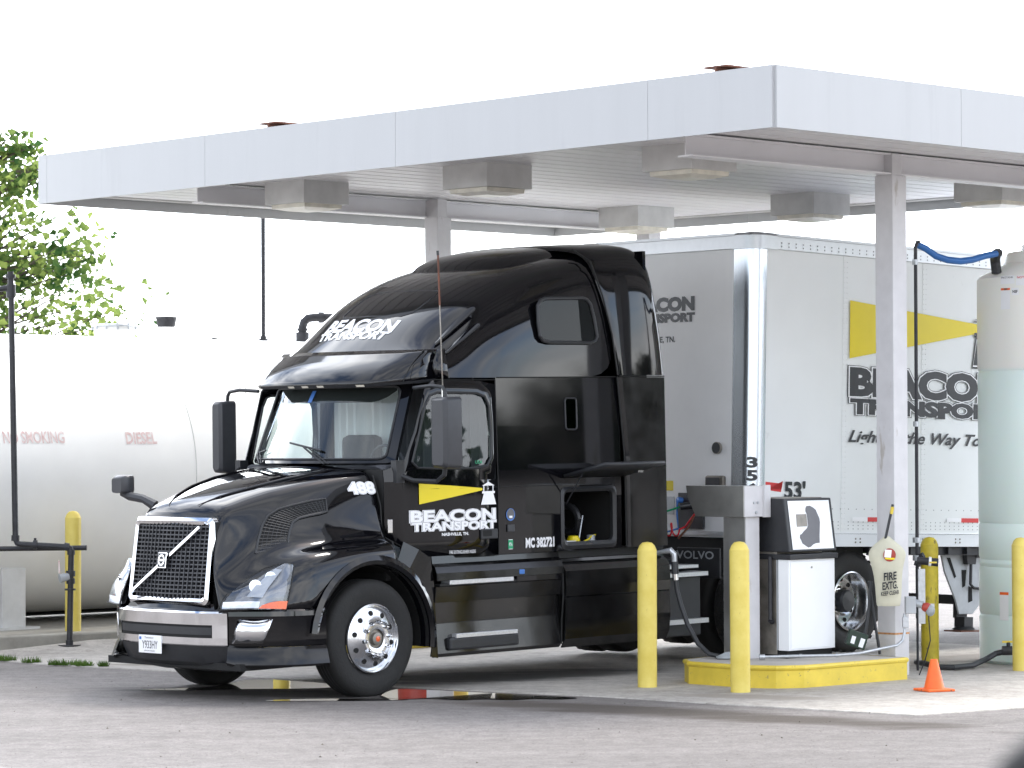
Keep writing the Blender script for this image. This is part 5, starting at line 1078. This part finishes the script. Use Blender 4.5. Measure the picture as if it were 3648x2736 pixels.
# --- steps / fairings
for s in (1,-1):
    yy = 1.215
    # upper step box from fender to tank fairing
    mb = MB(); rows = []
    def pts(z, yo, xs): return [(x, s*yo, z) for x in xs]
    xs = (-.70,-.95,-1.30,-1.70,-2.05,-2.325)
    mb.grid([pts(1.20,1.16,xs), pts(1.13,1.17,xs), pts(1.10,1.205,xs), pts(1.05,1.228,xs), pts(.985,1.232,xs)], smooth=False)
    mb.build('step_fairing_top', 'paintlow', trk, solid=.01)
    mb = MB(); mb.grid([pts(.93,1.215,xs), pts(.80,1.20,xs), pts(.795,1.17,xs), pts(.60,1.16,xs), pts(.34,1.19,xs), pts(.31,1.16,xs)], smooth=False); mb.build('step_fairing_side', 'paintlow', trk, solid=.01)
    mb = MB(); mb.box((-.75,s*1.13,.935),(-1.72,s*1.225,.955)); mb.build('step_well', 'seam', trk)
    mb = MB(); mb.box((-1.72,s*1.14,.93),(-2.32,s*1.23,.99)); mb.build('fairing_block', 'paint', trk, bevel=.008)
    MB().box((-.86,s*1.12,.945),(-1.67,s*1.238,.985)).build('step', 'step', trk, bevel=.003)
    mb = MB(); mb.box((-.86,s*1.16,.36),(-1.74,s*1.235,.475)); mb.build('lower_step_box', 'plastic', trk, bevel=.02)
    MB().box((-.93,s*1.12,.468),(-1.71,s*1.242,.505)).build('step', 'step', trk, bevel=.003)
    mb = MB()
    for i_ in range(26):
        for j_ in range(5):
            cx_, cz_ = -.84-.03*i_-(.015 if j_ % 2 else 0), .575+.03*j_; mb.add([(cx_-.010,s*1.170,cz_),(cx_,s*1.172,cz_-.006),(cx_+.010,s*1.170,cz_),(cx_,s*1.172,cz_+.006)], [(0,1,2,3)], False)
    mb.build('tread_plate', 'plastic', trk)
    # tank fairing
    mb = MB(); xs = (-2.345,-2.37,-2.9,-3.4,-3.79)
    mb.grid([pts(1.18,1.12,xs), pts(1.08,1.16,xs), pts(1.055,1.205,xs), pts(1.00,1.235,xs), pts(.86,1.243,xs), pts(.775,1.236,xs), pts(.765,1.225,xs), pts(.755,1.232,xs), pts(.55,1.238,xs), pts(.38,1.22,xs), pts(.30,1.17,xs)], smooth=False); mb.build('tank_fairing', 'paintlow', trk, solid=.01)
    MB().tube([(-2.335,s*1.16,1.12),(-2.335,s*1.22,1.02),(-2.335,s*1.222,.77),(-2.335,s*1.20,.55),(-2.335,s*1.19,.33)], .009, 6).build('fairing_gap', 'seam', trk)
    MB().box((-1.5,s*1.0,.34),(-3.7,s*1.1,1.2)).build('fuel_tank', 'void', trk)
    MB().box((-.66,s*1.12,1.12),(-3.79,s*1.165,1.20)).build('rocker_strip', 'seam', trk)
    # catwalk steps behind fairing
    st_ = thing('x', 'x', 'x'); bpy.data.objects.remove(st_)
    MB().box((-3.80,s*.95,.955),(-4.28,s*1.18,.985)).build('deck_step', 'step', trk); MB().box((-3.82,s*.98,.875),(-4.40,s*1.20,.915)).build('deck_step', 'step', trk)
    MB().box((-3.82,s*.98,.42),(-4.40,s*1.20,.465)).build('deck_step', 'step', trk); MB().box((-3.80,s*.6,.30),(-4.35,s*1.14,.87)).build('battery_box', 'plastic', trk, bevel=.01)
    fg = MB(); rows = []
    fl_ = MB(); fl_.box((-4.60,s*.62,.83),(-4.62,s*1.18,1.13)); mf = fl_.build('drive_fender_flap', 'plastic', trk, bevel=.01)
    if s > 0: textmesh('lettering', 'VOLVO', mf, (-4.597,.62,1.02), (0,1,0), (0,0,1), .48, .075, [('silver',.02)])
    else: textmesh('lettering', 'VOLVO', mf, (-4.597,-1.14,1.02), (0,1,0), (0,0,1), .48, .075, [('silver',.02)])
MB().box((-1.74,1.20,1.00),(-1.81,1.245,1.045)).build('blue_filler_cap', 'blue', trk, bevel=.008)
# --- door graphics (driver side)
def dtext(s_, x0, x1, z0, z1, layers, y=None, par=trk, shear=0):
    yy = lambda X: sy(x0-X, (z0+z1)/2) if x0-X > -1.51 else 1.205
    return textmesh('lettering', s_, par, (0,0,0), (-1,0,0), (0,0,1), x0-x1, z1-z0, layers, shear=shear, curve=lambda X, Y: (x0-X, yy(X)+.006, z0+Y))
dtext('BEACON', -.52, -1.46, 1.51, 1.605, [('decalwhite',.075),('decalgrey',.045),('decalwhite',.032)])
dtext('TRANSPORT', -.53, -1.47, 1.43, 1.50, [('decalwhite',.085),('decalgrey',.045),('decalwhite',.03)])
dtext('NASHVILLE, TN.', -.84, -1.14, 1.375, 1.405, [('decalwhite',.03)])
dtext('FIRE EXTINGUISHER INSIDE', -.92, -1.22, 1.215, 1.245, [('decalwhite',.0)])
dtext('MC 382721', -1.86, -2.23, 1.24, 1.32, [('decalwhite',.06),('decalgrey',.03),('decalwhite',.02)])
textmesh('lettering', '488', trk, (0,0,0), (-1,0,0), (0,0,1), .26, .092, [('decalwhite',.09),('decalgrey',.05),('decalwhite',.04)], curve=lambda X, Y: (-.005-X*.93, hoody(max(-.249,-.005-X*.93), 1.775+Y)+.008, 1.775+Y))
o488 = None
def dp(x, z, d=.006): return (x, sy(x, z)+d, z)
MB().add([dp(-.605,1.85),dp(-.605,1.665),dp(-.95,1.72,.007),dp(-1.31,1.775),dp(-1.31,1.795),dp(-.95,1.825,.007)], [(0,1,2,5),(5,2,3,4)], False).build('light_beam_decal', 'decalyellow', trk)
lh = MB()
for pg in ([(-1.29,1.645),(-1.325,1.745),(-1.445,1.745),(-1.48,1.645)],[(-1.305,1.745),(-1.305,1.765),(-1.465,1.765),(-1.465,1.745)],[(-1.32,1.765),(-1.32,1.815),(-1.332,1.815),(-1.332,1.765)],[(-1.435,1.765),(-1.435,1.815),(-1.447,1.815),(-1.447,1.765)],[(-1.305,1.815),(-1.385,1.85),(-1.462,1.815)]):
    lh.add([dp(x, z, .007) for x, z in pg], [tuple(range(len(pg)))], False)
lh.build('lighthouse_decal', 'decalwhite', trk)
mb = MB(); mb.lathe([(.057,0),(.001,.0)], (-1.665,1.211,1.545), 'y', 24); rs = mb.build('round_sticker', 'blue', trk)
MB().lathe([(.048,0),(.001,.0)], (-1.665,1.2125,1.55), 'y', 24).build('sticker_field', 'decalgrey', rs); MB().box((-1.645,1.2135,1.515),(-1.685,1.2145,1.535)).build('sticker_bar', 'decalwhite', rs)
MB().box((-1.62,1.207,1.39),(-1.71,1.220,1.455)).build('side_marker', 'greyplastic', trk, bevel=.004)
gs = MB().box((-1.635,1.2065,1.235),(-1.695,1.2085,1.315)).build('green_sticker', 'green', trk); MB().box((-1.64,1.2055,1.23),(-1.69,1.207,1.32)).build('sticker_border', 'decalwhite', gs)
textmesh('lettering', 'PTA', gs, (-1.645,1.2095,1.26), (-1,0,0), (0,0,1), .04, .03, [('decalwhite',.02)])
textmesh('lettering', 'USA', trk, (-1.24,1.192,2.015), (-1,0,0), (0,0,1), .09, .03, [('green',.02)])
# fuel nozzle hose in the tank filler
nz = thing('fuel_nozzle', 'black fuel nozzle and hose hanging from the truck tank filler to the island', 'fuel nozzle', intruck((-3.20,1.30,1.1)).to_3d())
q0 = intruck((-3.20,1.30,1.1)).to_3d()
q = lambda x, y, z: tuple(Vector((x,y,z))-q0)
MB().tube([q(1.26,29.05,1.16),q(1.38,28.95,1.19),q(1.46,28.9,1.205),q(1.49,28.9,1.17),q(1.495,28.9,1.10)], [.018,.02,.028,.032,.028], 10).build('spout', 'galv', nz)
MB().tube([q(1.495,28.9,1.10),q(1.50,28.9,.985)], .033, 12).build('grip', 'decalblack', nz)
MB().tube([q(1.50,28.9,.985),q(1.505,28.9,.93)], .029, 12).build('swivel', 'chrome', nz)
MB().tube([q(1.505,28.9,.94),q(1.515,28.9,.84),q(1.55,28.88,.70),q(1.61,28.85,.52),q(1.70,28.8,.35),q(1.80,28.75,.255),q(1.9,28.73,.235)], .022, 12).build('hose', 'plastic', nz)
#@@END_TRUCK@@
#@@TRAILER@@
# ================================================================ TRAILER
LXv, LYv, LZv = Vector((-.74522,-.66631,.02618)), Vector((.66654,-.74548,0)), Vector((.01952,.01745,.99966))
mwL = Matrix((LXv, LYv, LZv)).transposed().to_4x4(); mwL.translation = Vector((2.13582, 32.31446, .0309))
tr = thing('semi_trailer', 'long white box trailer with yellow lighthouse beam and company lettering behind the black truck', 'trailer', mw=mwL)
ZB, ZT, XF, XR, HW = 1.12, 4.22, .91, -15.2, 1.30
# side skins in panels, slightly proud seams
def tsides(s):
    P = MB()
    xs = [.775,-.42]; x = -.42
    while x-1.22 > XR: x -= 1.22; xs.append(x)
    xs.append(XR)
    for i in range(len(xs)-1): P.add([(xs[i]-.002,s*HW,1.26),(xs[i+1]+.002,s*HW,1.26),(xs[i+1]+.002,s*HW,4.07),(xs[i]-.002,s*HW,4.07)], [(0,1,2,3)], False)
    return P, xs
for s in (1,-1):
    P, xs = tsides(s); sp_ = P.build('side_panel', 'trailer', tr)
    MB().box((.70,s*(HW-.03),1.26),(XR,s*(HW-.003),4.07)).build('side_core', 'seam', tr)
    if s > 0:
        for x in xs[1:9]:
            mb = MB(); z = 1.30
            mb.box((x-.035,s*HW+.0,1.262),(x+.035,s*HW+.004,4.065))
            while z < 4.04:
                for dx in (-.02,.02): mb.add([(x+dx-.006,s*HW+.004,z-.006),(x+dx+.006,s*HW+.004,z-.006),(x+dx+.006,s*HW+.004,z+.006),(x+dx-.006,s*HW+.004,z+.006),(x+dx,s*HW+.011,z)], [(0,1,4),(1,2,4),(2,3,4),(3,0,4)], False)
                z += .052
            mb.build('riveted_post', 'trailer', tr)
        mb = MB()
        for zr in (1.30,1.335,1.37):
            x = .70
            while x > -8:
                mb.add([(x-.005,HW+.001,zr-.005),(x+.005,HW+.001,zr-.005),(x+.005,HW+.001,zr+.005),(x-.005,HW+.001,zr+.005)], [(0,1,2,3)], False); x -= .075
        x = .70
        while x > -8: mb.add([(x-.005,HW+.001,1.495),(x+.005,HW+.001,1.495),(x+.005,HW+.001,1.505),(x-.005,HW+.001,1.505)], [(0,1,2,3)], False); x -= .12
        x = .55
        while x > -9:
            for zr in (4.10,4.135): mb.add([(x-.007,HW+.0225,zr-.007),(x+.007,HW+.0225,zr-.007),(x+.007,HW+.0225,zr+.007),(x-.007,HW+.0225,zr+.007)], [(0,1,2,3)], False)
            x -= .105
        mb.build('rivet_rows', 'decalgrey', tr)
    # rails
    MB().box((.62,s*(HW-.02),4.065),(XR,s*(HW+.02),4.20)).build('top_rail', 'railalu', tr, bevel=.008)
    MB().box((.80,s*(HW-.02),1.25),(XR,s*(HW+.012),1.262)).box((.80,s*(HW-.02),ZB),(XR,s*(HW+.008),1.248)).build('bottom_rail', 'white', tr, bevel=.003)
    x = .4; mb = MB()
    while x > -9:
        for dx in (-.035,.035):
            for z in (1.165,1.20): mb.lathe([(.001,s*(HW+.016)),(.008,s*(HW+.015)),(.010,s*(HW+.008))], (x+dx,0,z), 'y', 6)
        x -= .52
    if s > 0: mb.build('rail_bolts', 'dirtysteel', tr)
# corner extrusions
def corner(s, z0, z1, grow=0., xa=.80, ya=1.02, n=8, r=.14):
    rows = []
    for z in (z0, z1):
        row = [(XF+grow, s*ya, z)]
        for k in range(n+1):
            a = math.pi/2*k/n; row.append((XF-r+(r+grow)*math.cos(a), s*(HW-r+(r+grow)*math.sin(a)), z))
        row.append((xa, s*(HW+grow), z)) if xa < XF-r else None
        rows.append(row)
    return rows
for s in (1,-1):
    r = .24; rows = []
    co = MB().grid(corner(s, ZB, 4.075, .006, .74)).build('corner_post', 'corner', tr)
    mb = MB(); mb.grid(corner(s, 4.065, 4.20, .022, .60)); mb.grid([[corner(s, 4.20, 4.21, .022, .60)[0][i] for i in range(len(corner(s, 4.20, 4.21, .022, .60)[0]))], [(x-.07 if i < 4 else x-.02, y-s*(.0 if i < 4 else .06), 4.235) for i, (x, y, z) in enumerate(corner(s, 4.2, 4.21, .022, .60)[0])]]); mb.build('top_corner', 'railalu', tr)
MB().box((XF,-1.03,1.20),(XF-.03,1.03,4.07)).build('front_panel', 'trailfront', tr)
MB().box((XF+.02,-1.03,4.065),(XF-.03,1.03,4.20)).build('front_top_rail', 'railalu', tr, bevel=.006)
MB().box((XF-.05,-1.24,4.195),(XR,1.24,4.235)).build('roof', 'railalu', tr)
MB().box((XF-.1,-1.24,1.20),(XR,1.24,1.26)).build('floor', 'void', tr)
MB().box((XF+.004,-1.04,1.22),(XF+.02,1.04,1.26)).build('front_sill', 'railalu', tr)
MB().box((XF-.02,-1.15,.98),(-.9,1.15,1.20)).build('coupler_plate', 'void', tr)
x = -1.5; mb = MB()
while x > XR: mb.box((x,-1.27,1.04),(x-.05,1.27,1.12)); x -= .30
mb.box((-.9,1.19,1.03),(XR,1.23,1.115)); mb.build('cross_member', 'decalblack', tr)
MB().box((XR-.03,-1.3,1.12),(XR,1.3,4.2)).build('rear_doors', 'trailer', tr)
mb = MB(); mb.tube([(XF+.0,.83,2.09),(XF+.035,.83,2.09)], .055, 20); pc = mb.build('round_vent', 'decalblack', tr)
MB().lathe([(.056,.0),(.06,.0),(.06,.03),(.055,.03)], (XF+.004,.83,2.09), 'x', 20).build('vent_ring', 'dirtysteel', pc)
db = MB().box((XF+.0,.70,1.52),(XF+.06,.95,1.815)).build('document_box', 'dirtysteel', tr, bevel=.02); MB().box((XF+.061,.72,1.53),(XF+.064,.91,1.795)).build('box_face', 'greyplastic', db)
MB().box((XF+.0,.08,1.66),(XF+.004,.20,1.76)).build('yellow_notice', 'decalyellow', tr)
MB().box((XF+.0,.06,1.42),(XF+.004,.22,1.60)).build('grey_notice', 'silver', tr)
gl = MB().box((XF+.0,.30,1.28),(XF+.03,.66,1.64)).build('connector_plate', 'greyplastic', tr, bevel=.004)
MB().tube([(XF+.03,.52,1.52),(XF+.14,.44,1.50)], [.04,.035], 12).build('electric_plug', 'decalblack', gl)
MB().tube([(XF+.03,.36,1.56),(XF+.08,.34,1.57)], .03, 10).build('blue_gladhand', 'blue', gl)
MB().tube([(XF+.03,.62,1.50),(XF+.08,.60,1.44)], .022, 8).build('air_coupling', 'galv', gl)
# air lines: coiled red, green, blue, hanging between cab and trailer
al = mwL @ Vector((XF+.4, .30, 1.3, 1)); al = al.to_3d()
cl_ = thing('air_lines', 'coiled red air line with green and blue cables between cab and trailer', 'air line', al)
qq = lambda x, y, z: tuple((mwL @ Vector((x, y, z, 1))).to_3d()-al)
cp = []
for k in range(170):
    f = k/169; a = f*2*math.pi*11; cx, cy, cz = XF+.75-.55*f, -.15+.62*f, 1.62-.33*math.sin(f*1.7)-.02
    cp.append(qq(cx+.02*math.sin(a)*.5, cy+.055*math.cos(a)*.5, cz+.065*math.sin(a)))
MB().tube(cp, .009, 6).build('red_coil', 'redhose', cl_)
MB().tube([cp[-1], qq(XF+.12,.50,1.30), qq(XF+.09,.60,1.43)], .010, 6).build('red_line', 'redhose', cl_)
MB().tube([qq(XF+.6,-.3,1.40), qq(XF+.4,.15,1.38), qq(XF+.2,.35,1.46), qq(XF+.13,.44,1.50)], .011, 6).build('green_line', 'green', cl_)
MB().tube([qq(XF+.08,.34,1.57), qq(XF+.12,.38,1.42), qq(XF+.14,.42,1.28), qq(XF+.5,.2,1.15)], .010, 6).build('blue_line', 'blue', cl_)
MB().tube([qq(XF+.08,.60,1.44), qq(XF+.12,.55,1.30), qq(XF+.2,.48,1.18)], .012, 6).build('brown_line', 'rust', cl_)
# lettering on side
def ttext(s_, x0, x1, z0, z1, layers, shear=0.):
    return textmesh('lettering', s_, tr, (x0, HW+.013, z0), (-1,0,0), (0,0,1), x0-x1, z1-z0, layers, shear=shear)
ttext('BEACON', -.52, -2.93, 2.665, 2.925, [('decalblack',.105),('decalwhite',.088),('decalblack',.058)])
ttext('TRANSPORT', -.52, -2.93, 2.475, 2.615, [('decalblack',.125),('decalwhite',.10),('decalblack',.062)])
ttext('Lighting the Way To Success', -.48, -3.40, 2.145, 2.30, [('decalblack',.022)], .38)
ttext("53'", .45, .16, 1.60, 1.765, [('decalblack',.035)])
MB().add([(-.48,HW+.013,3.62),(-.48,HW+.013,3.03),(-2.50,HW+.013,3.375),(-2.50,HW+.013,3.47)], [(0,1,2,3)], False).build('light_beam_decal', 'decalyellow', tr)
lh = MB(); lh.cm = 0
for d, mi in ((.0,0),(-.02,1),(-.035,0)):
    lh.cm = mi; e = d
    def cx(x): return -2.75+(x+2.75)*(1+e*1.4)
    for pg in ([(-2.40,3.00),(-2.46,3.33),(-3.04,3.33),(-3.10,3.00)],[(-2.43,3.33),(-2.43,3.38),(-3.07,3.38),(-3.07,3.33)],[(-2.40,3.49),(-2.75,3.62),(-3.10,3.49)]):
        zc = sum(p[1] for p in pg)/len(pg); zh = (max(p[1] for p in pg)-min(p[1] for p in pg))
        lh.add([(cx(p[0]), HW+.0135+abs(d)*.06, zc+(p[1]-zc)*(1+2*e/zh)) for p in pg], [tuple(range(len(pg)))], False)
lh.build('lighthouse_decal', ['decalblack','decalwhite'], tr)
for (a, b_) in ((-.78,-1.02),(-2.25,-2.53)):
    MB().box((a,HW+.010,1.375),(b_,HW+.0125,1.42)).build('red_reflector', 'decalred', tr); 
for (a, b_) in ((-.55,-.78),(-2.02,-2.25)): MB().box((a,HW+.010,1.375),(b_,HW+.0125,1.42)).build('white_reflector', 'decalwhite', tr)
MB().add([(.72,HW+.003,1.76),(.50,HW+.003,1.745),(.52,HW+.003,1.70),(.49,HW+.003,1.69),(.47,HW+.003,1.77),(.50,HW+.003,1.66),(.72,HW+.003,1.68)], [(0,1,2,3,4,5,6)], False).build('red_map_decal', 'decalred', tr)
# numbers on the rounded corner
for s_, z in (('3',1.90),('5',1.77),('6',1.64)):
    pc_ = Vector((XF-.14+.155*S2, HW-.14+.155*S2, z)); dr_ = Vector((-S2, S2, 0))
    textmesh('lettering', s_, tr, pc_-dr_*.046, dr_, (0,0,1), .090, .097, [('decalblack',.045)])
def ftext(s_, y0, y1, z0, z1, layers): return textmesh('lettering', s_, tr, (XF+.003, y0, z0), (0,1,0), (0,0,1), y1-y0, z1-z0, layers)
ftext('BEACON', -.47, .46, 3.485, 3.61, [('decalwhite',.09),('decalblack',.07)])
ftext('TRANSPORT', -.47, .47, 3.37, 3.45, [('decalwhite',.10),('decalblack',.075)])
ftext('NASHVILLE, TN.', -.40, .20, 3.155, 3.22, [('decalblack',.03)])
# landing gear
for s in (1,-1):
    lgm = MB(); c0 = -2.62
    yp = s*1.06
    poly = [(-2.20,1.10),(-3.05,1.10),(-2.98,.95),(-2.88,.52),(-2.74,.40),(-2.52,.40),(-2.46,.55),(-2.28,.85)]
    lgm.prism([(x, yp-.012, z) for x, z in (reversed(poly) if True else poly)], (0,1,0), .024); lg = lgm.build('landing_gear', 'silver', tr, bevel=.004)
    MB().box((-2.55,yp-.10,.36),(-2.72,yp-.02*s-.03,1.08)).build('leg', 'plastic', lg)
    MB().box((-2.56,yp-.09,.24),(-2.70,yp+.05,.37)).lathe([(.09,.27),(.12,.25),(.12,.235),(.001,.23)], (-2.63,yp-.02,0), n=16).build('foot', 'plastic', lg)
    MB().box((-2.45,yp-.14,.215),(-2.83,yp+.10,.230)).build('foot_pad', 'rust', lg)
    for hole in ([(-2.30,1.00),(-2.36,1.00),(-2.46,.80),(-2.43,.78)],[(-2.545,.87),(-2.625,.87),(-2.61,.70),(-2.56,.68)],[(-2.66,.70),(-2.72,.68),(-2.73,.54),(-2.66,.52)]):
        MB().add([(x, yp+.0145, z) for x, z in hole], [(0,1,2,3)], False).build('cut_out', 'void', lg)
    if s > 0:
        MB().tube([(-2.66,yp+.05,1.02),(-2.64,yp+.06,.72),(-2.68,yp+.07,.68),(-2.95,yp+.07,.66)], .017, 8).build('crank_handle', 'decalblack', lg)
        MB().prism([(-2.55,yp+.02,1.04),(-2.72,yp+.02,1.04),(-2.70,yp+.02,.93),(-2.57,yp+.02,.93)][::-1], (0,1,0), .06).build('gearbox', 'decalblack', lg)
        MB().box((-2.70,yp+.05,1.0),(-2.80,yp+.09,1.03)).build('crank_bracket', 'decalblack', lg)
MB().box((-2.60,-1.0,.50),(-2.66,1.0,.60)).build('cross_brace', 'plastic', tr)
# trailer tandem (beyond the frame)
for cx in (-12.2, -13.45):
    for s in (1,-1):
        mb = MB(); mb.lathe([(.29,s*-.02),(.43,0),(.50,s*-.03),(.515,s*-.07),(.515,s*-.55),(.43,s*-.62),(.29,s*-.6)], (cx,s*1.28,.66), 'y', 40); ty = mb.build('tyre', 'rubber', tr)
        MB().lathe([(.29,s*-.02),(.27,s*-.1),(.14,s*-.14),(.10,s*-.05),(.001,s*-.04)], (cx,s*1.28,.66), 'y', 32).build('rim', 'alu', ty)
MB().box((-11.6,-.6,.6),(-14.2,.6,1.05)).build('bogie', 'void', tr)
#@@END_TRAILER@@
#@@TREES@@
# ================================================================ TREES
def leafpoly(mb, c, n, t_, sz):
    b_ = n.cross(t_).normalized()
    pts = [c-t_*sz*.5, c-t_*sz*.1+b_*sz*.42, c+t_*sz*.12+b_*sz*.24, c+t_*sz*.55, c+t_*sz*.12-b_*sz*.24, c-t_*sz*.1-b_*sz*.42]
    pts[1] += n*sz*.12; pts[5] += n*sz*.12
    mb.add(pts, [(0,1,2,3),(0,3,4,5)], False)
def young_tree(name, loc, H, Rmax, ntip, leaves, sz, seed, leafmat_='leaf', z0=.25, lab='', cat='tree', group=None, parentlabel=None):
    rnd = random.Random(seed); t_ = thing(name, lab, cat, loc, 0, group)
    tk = MB(); tk.tube([(0,0,0),(.04,.02,H*.35),(-.03,.03,H*.7),(.02,0,H*.97)], [H*.016,H*.012,H*.007,H*.002], 8); br = MB(); lf = MB()
    for i in range(ntip):
        f = rnd.uniform(z0, .97); z = H*f; prof = math.sin(math.pi*min(1, (1-f)/(1-z0)*.62+.06))**.8; rad = Rmax*prof*rnd.uniform(.55, 1.08)
        a = rnd.uniform(0, 6.283); d = Vector((math.cos(a), math.sin(a), 0)); up_ = rnd.uniform(.10,.55)
        p0 = Vector((0,0,z-rad*.25)); p1 = p0+d*rad*.5+Vector((0,0,rad*up_*.6)); p2 = p0+d*rad+Vector((0,0,rad*up_))
        br.tube([p0,p1,p2], [.018*H/6,.010*H/6,.003*H/6], 5)
        n_l = int(leaves*(rad/Rmax+.25))
        for k in range(n_l):
            g_ = rnd.random()**.6; c = (p0.lerp(p1, g_*2) if g_ < .5 else p1.lerp(p2, g_*2-1))+Vector((rnd.gauss(0,1),rnd.gauss(0,1),rnd.gauss(0,.8)))*rad*.13
            n = Vector((rnd.gauss(0,.6),rnd.gauss(0,.6),rnd.uniform(.1,1))).normalized(); tt = n.orthogonal().normalized(); tt = (tt*math.cos(k)+n.cross(tt)*math.sin(k)).normalized()
            leafpoly(lf, c, n, tt, sz*rnd.uniform(.6,1.25))
    tk.build('trunk', 'bark', t_); br.build('branches', 'bark', t_); lf.build('crown', leafmat_, t_); return t_
young_tree('maple_tree', (-7.5,45.0,0), 6.8, 2.15, 190, 42, .14, 11, lab='leafy young maple with bright green leaves behind the storage tank', z0=.20)
# trees that stand off to the right and behind the viewer: they show in the black paint
GT = 'roadside trees mirrored in the truck'
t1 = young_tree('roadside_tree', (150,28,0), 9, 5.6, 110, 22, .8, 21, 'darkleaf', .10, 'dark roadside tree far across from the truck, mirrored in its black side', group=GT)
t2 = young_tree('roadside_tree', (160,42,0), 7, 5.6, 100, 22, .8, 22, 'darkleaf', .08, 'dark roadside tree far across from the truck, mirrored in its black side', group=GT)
rnd = random.Random(3)
spots = [(150+rnd.uniform(-8,12), y+rnd.uniform(-2,2)) for y in range(-40, 100, 7)]+[(130,-60),(110,-80),(80,-100),(50,-110),(20,-115),(-20,-115),(-60,-105),(-100,-80),(-130,-40),(-140,0)]
for i, (x, y) in enumerate(spots):  # nothing tells these apart in the reflection
    c = copy_tree(t1 if i % 2 else t2); c.location = (x, y, 0); s = rnd.uniform(.9,1.6); c.scale = (s, s, s*rnd.uniform(.8,1.1)); c.rotation_euler = (0,0,rnd.uniform(0,6))
# bare dead tree among them
rnd = random.Random(9); bm_ = MB()
def limb(p, d, L_, r, depth):
    q = p+d*L_*.5+Vector((rnd.gauss(0,.1),rnd.gauss(0,.1),0))*L_*.3; e = p+d*L_; bm_.tube([p,q,e], [r,r*.75,r*.5], 6, False)
    if depth:
        for _ in range(3): nd = (d+Vector((rnd.gauss(0,.5),rnd.gauss(0,.5),rnd.uniform(-.1,.5)))).normalized(); limb(e if rnd.random() < .6 else q, nd, L_*rnd.uniform(.55,.8), r*.55, depth-1)
limb(Vector((0,0,0)), Vector((0,0,1)), 5, .28, 5)
o = bm_.build('dead_tree', 'bark'); o.location = (120,33,0); tag(o, 'bare leafless tree standing off to the right of the forecourt', 'tree')
# parked vehicle edge of the photographer (soft, very near)
ph = thing('wing_mirror', 'black car mirror housing, blurred, in the lower right corner', 'car mirror', (.302,1.55,2.008))
rows = []
for x, s in ((-.075,.0),(-.07,.35),(-.05,.7),(0,1),(.08,1.1),(.16,1.05),(.20,.7),(.21,.0)):
    rows.append([(x, .05*s*math.cos(a), .070*s*math.sin(a)) for a in [2*math.pi*k/16 for k in range(16)]])
MB().grid(rows, True).build('housing', 'void', ph, sub=1)
MB().tube([(.12,0,-.04),(.14,.02,-.30)], .03, 10).build('mirror_foot', 'decalblack', ph)
mb = MB(); rows = []
for k in range(12):
    a = math.pi*k/11; rows.append([(-.85+.078*i, .0+.05*math.cos(a), -.012+.03*math.sin(a)-.0035*max(0, i-5)**1.6) for i in range(11)])
o = mb.grid(rows).build('car_hood_edge', 'pumpwhite', solid=.003); o.location = (0,1.62,2.022); tag(o, 'pale rounded car edge, blurred, along the lower left border', 'car hood')
#@@END_TREES@@
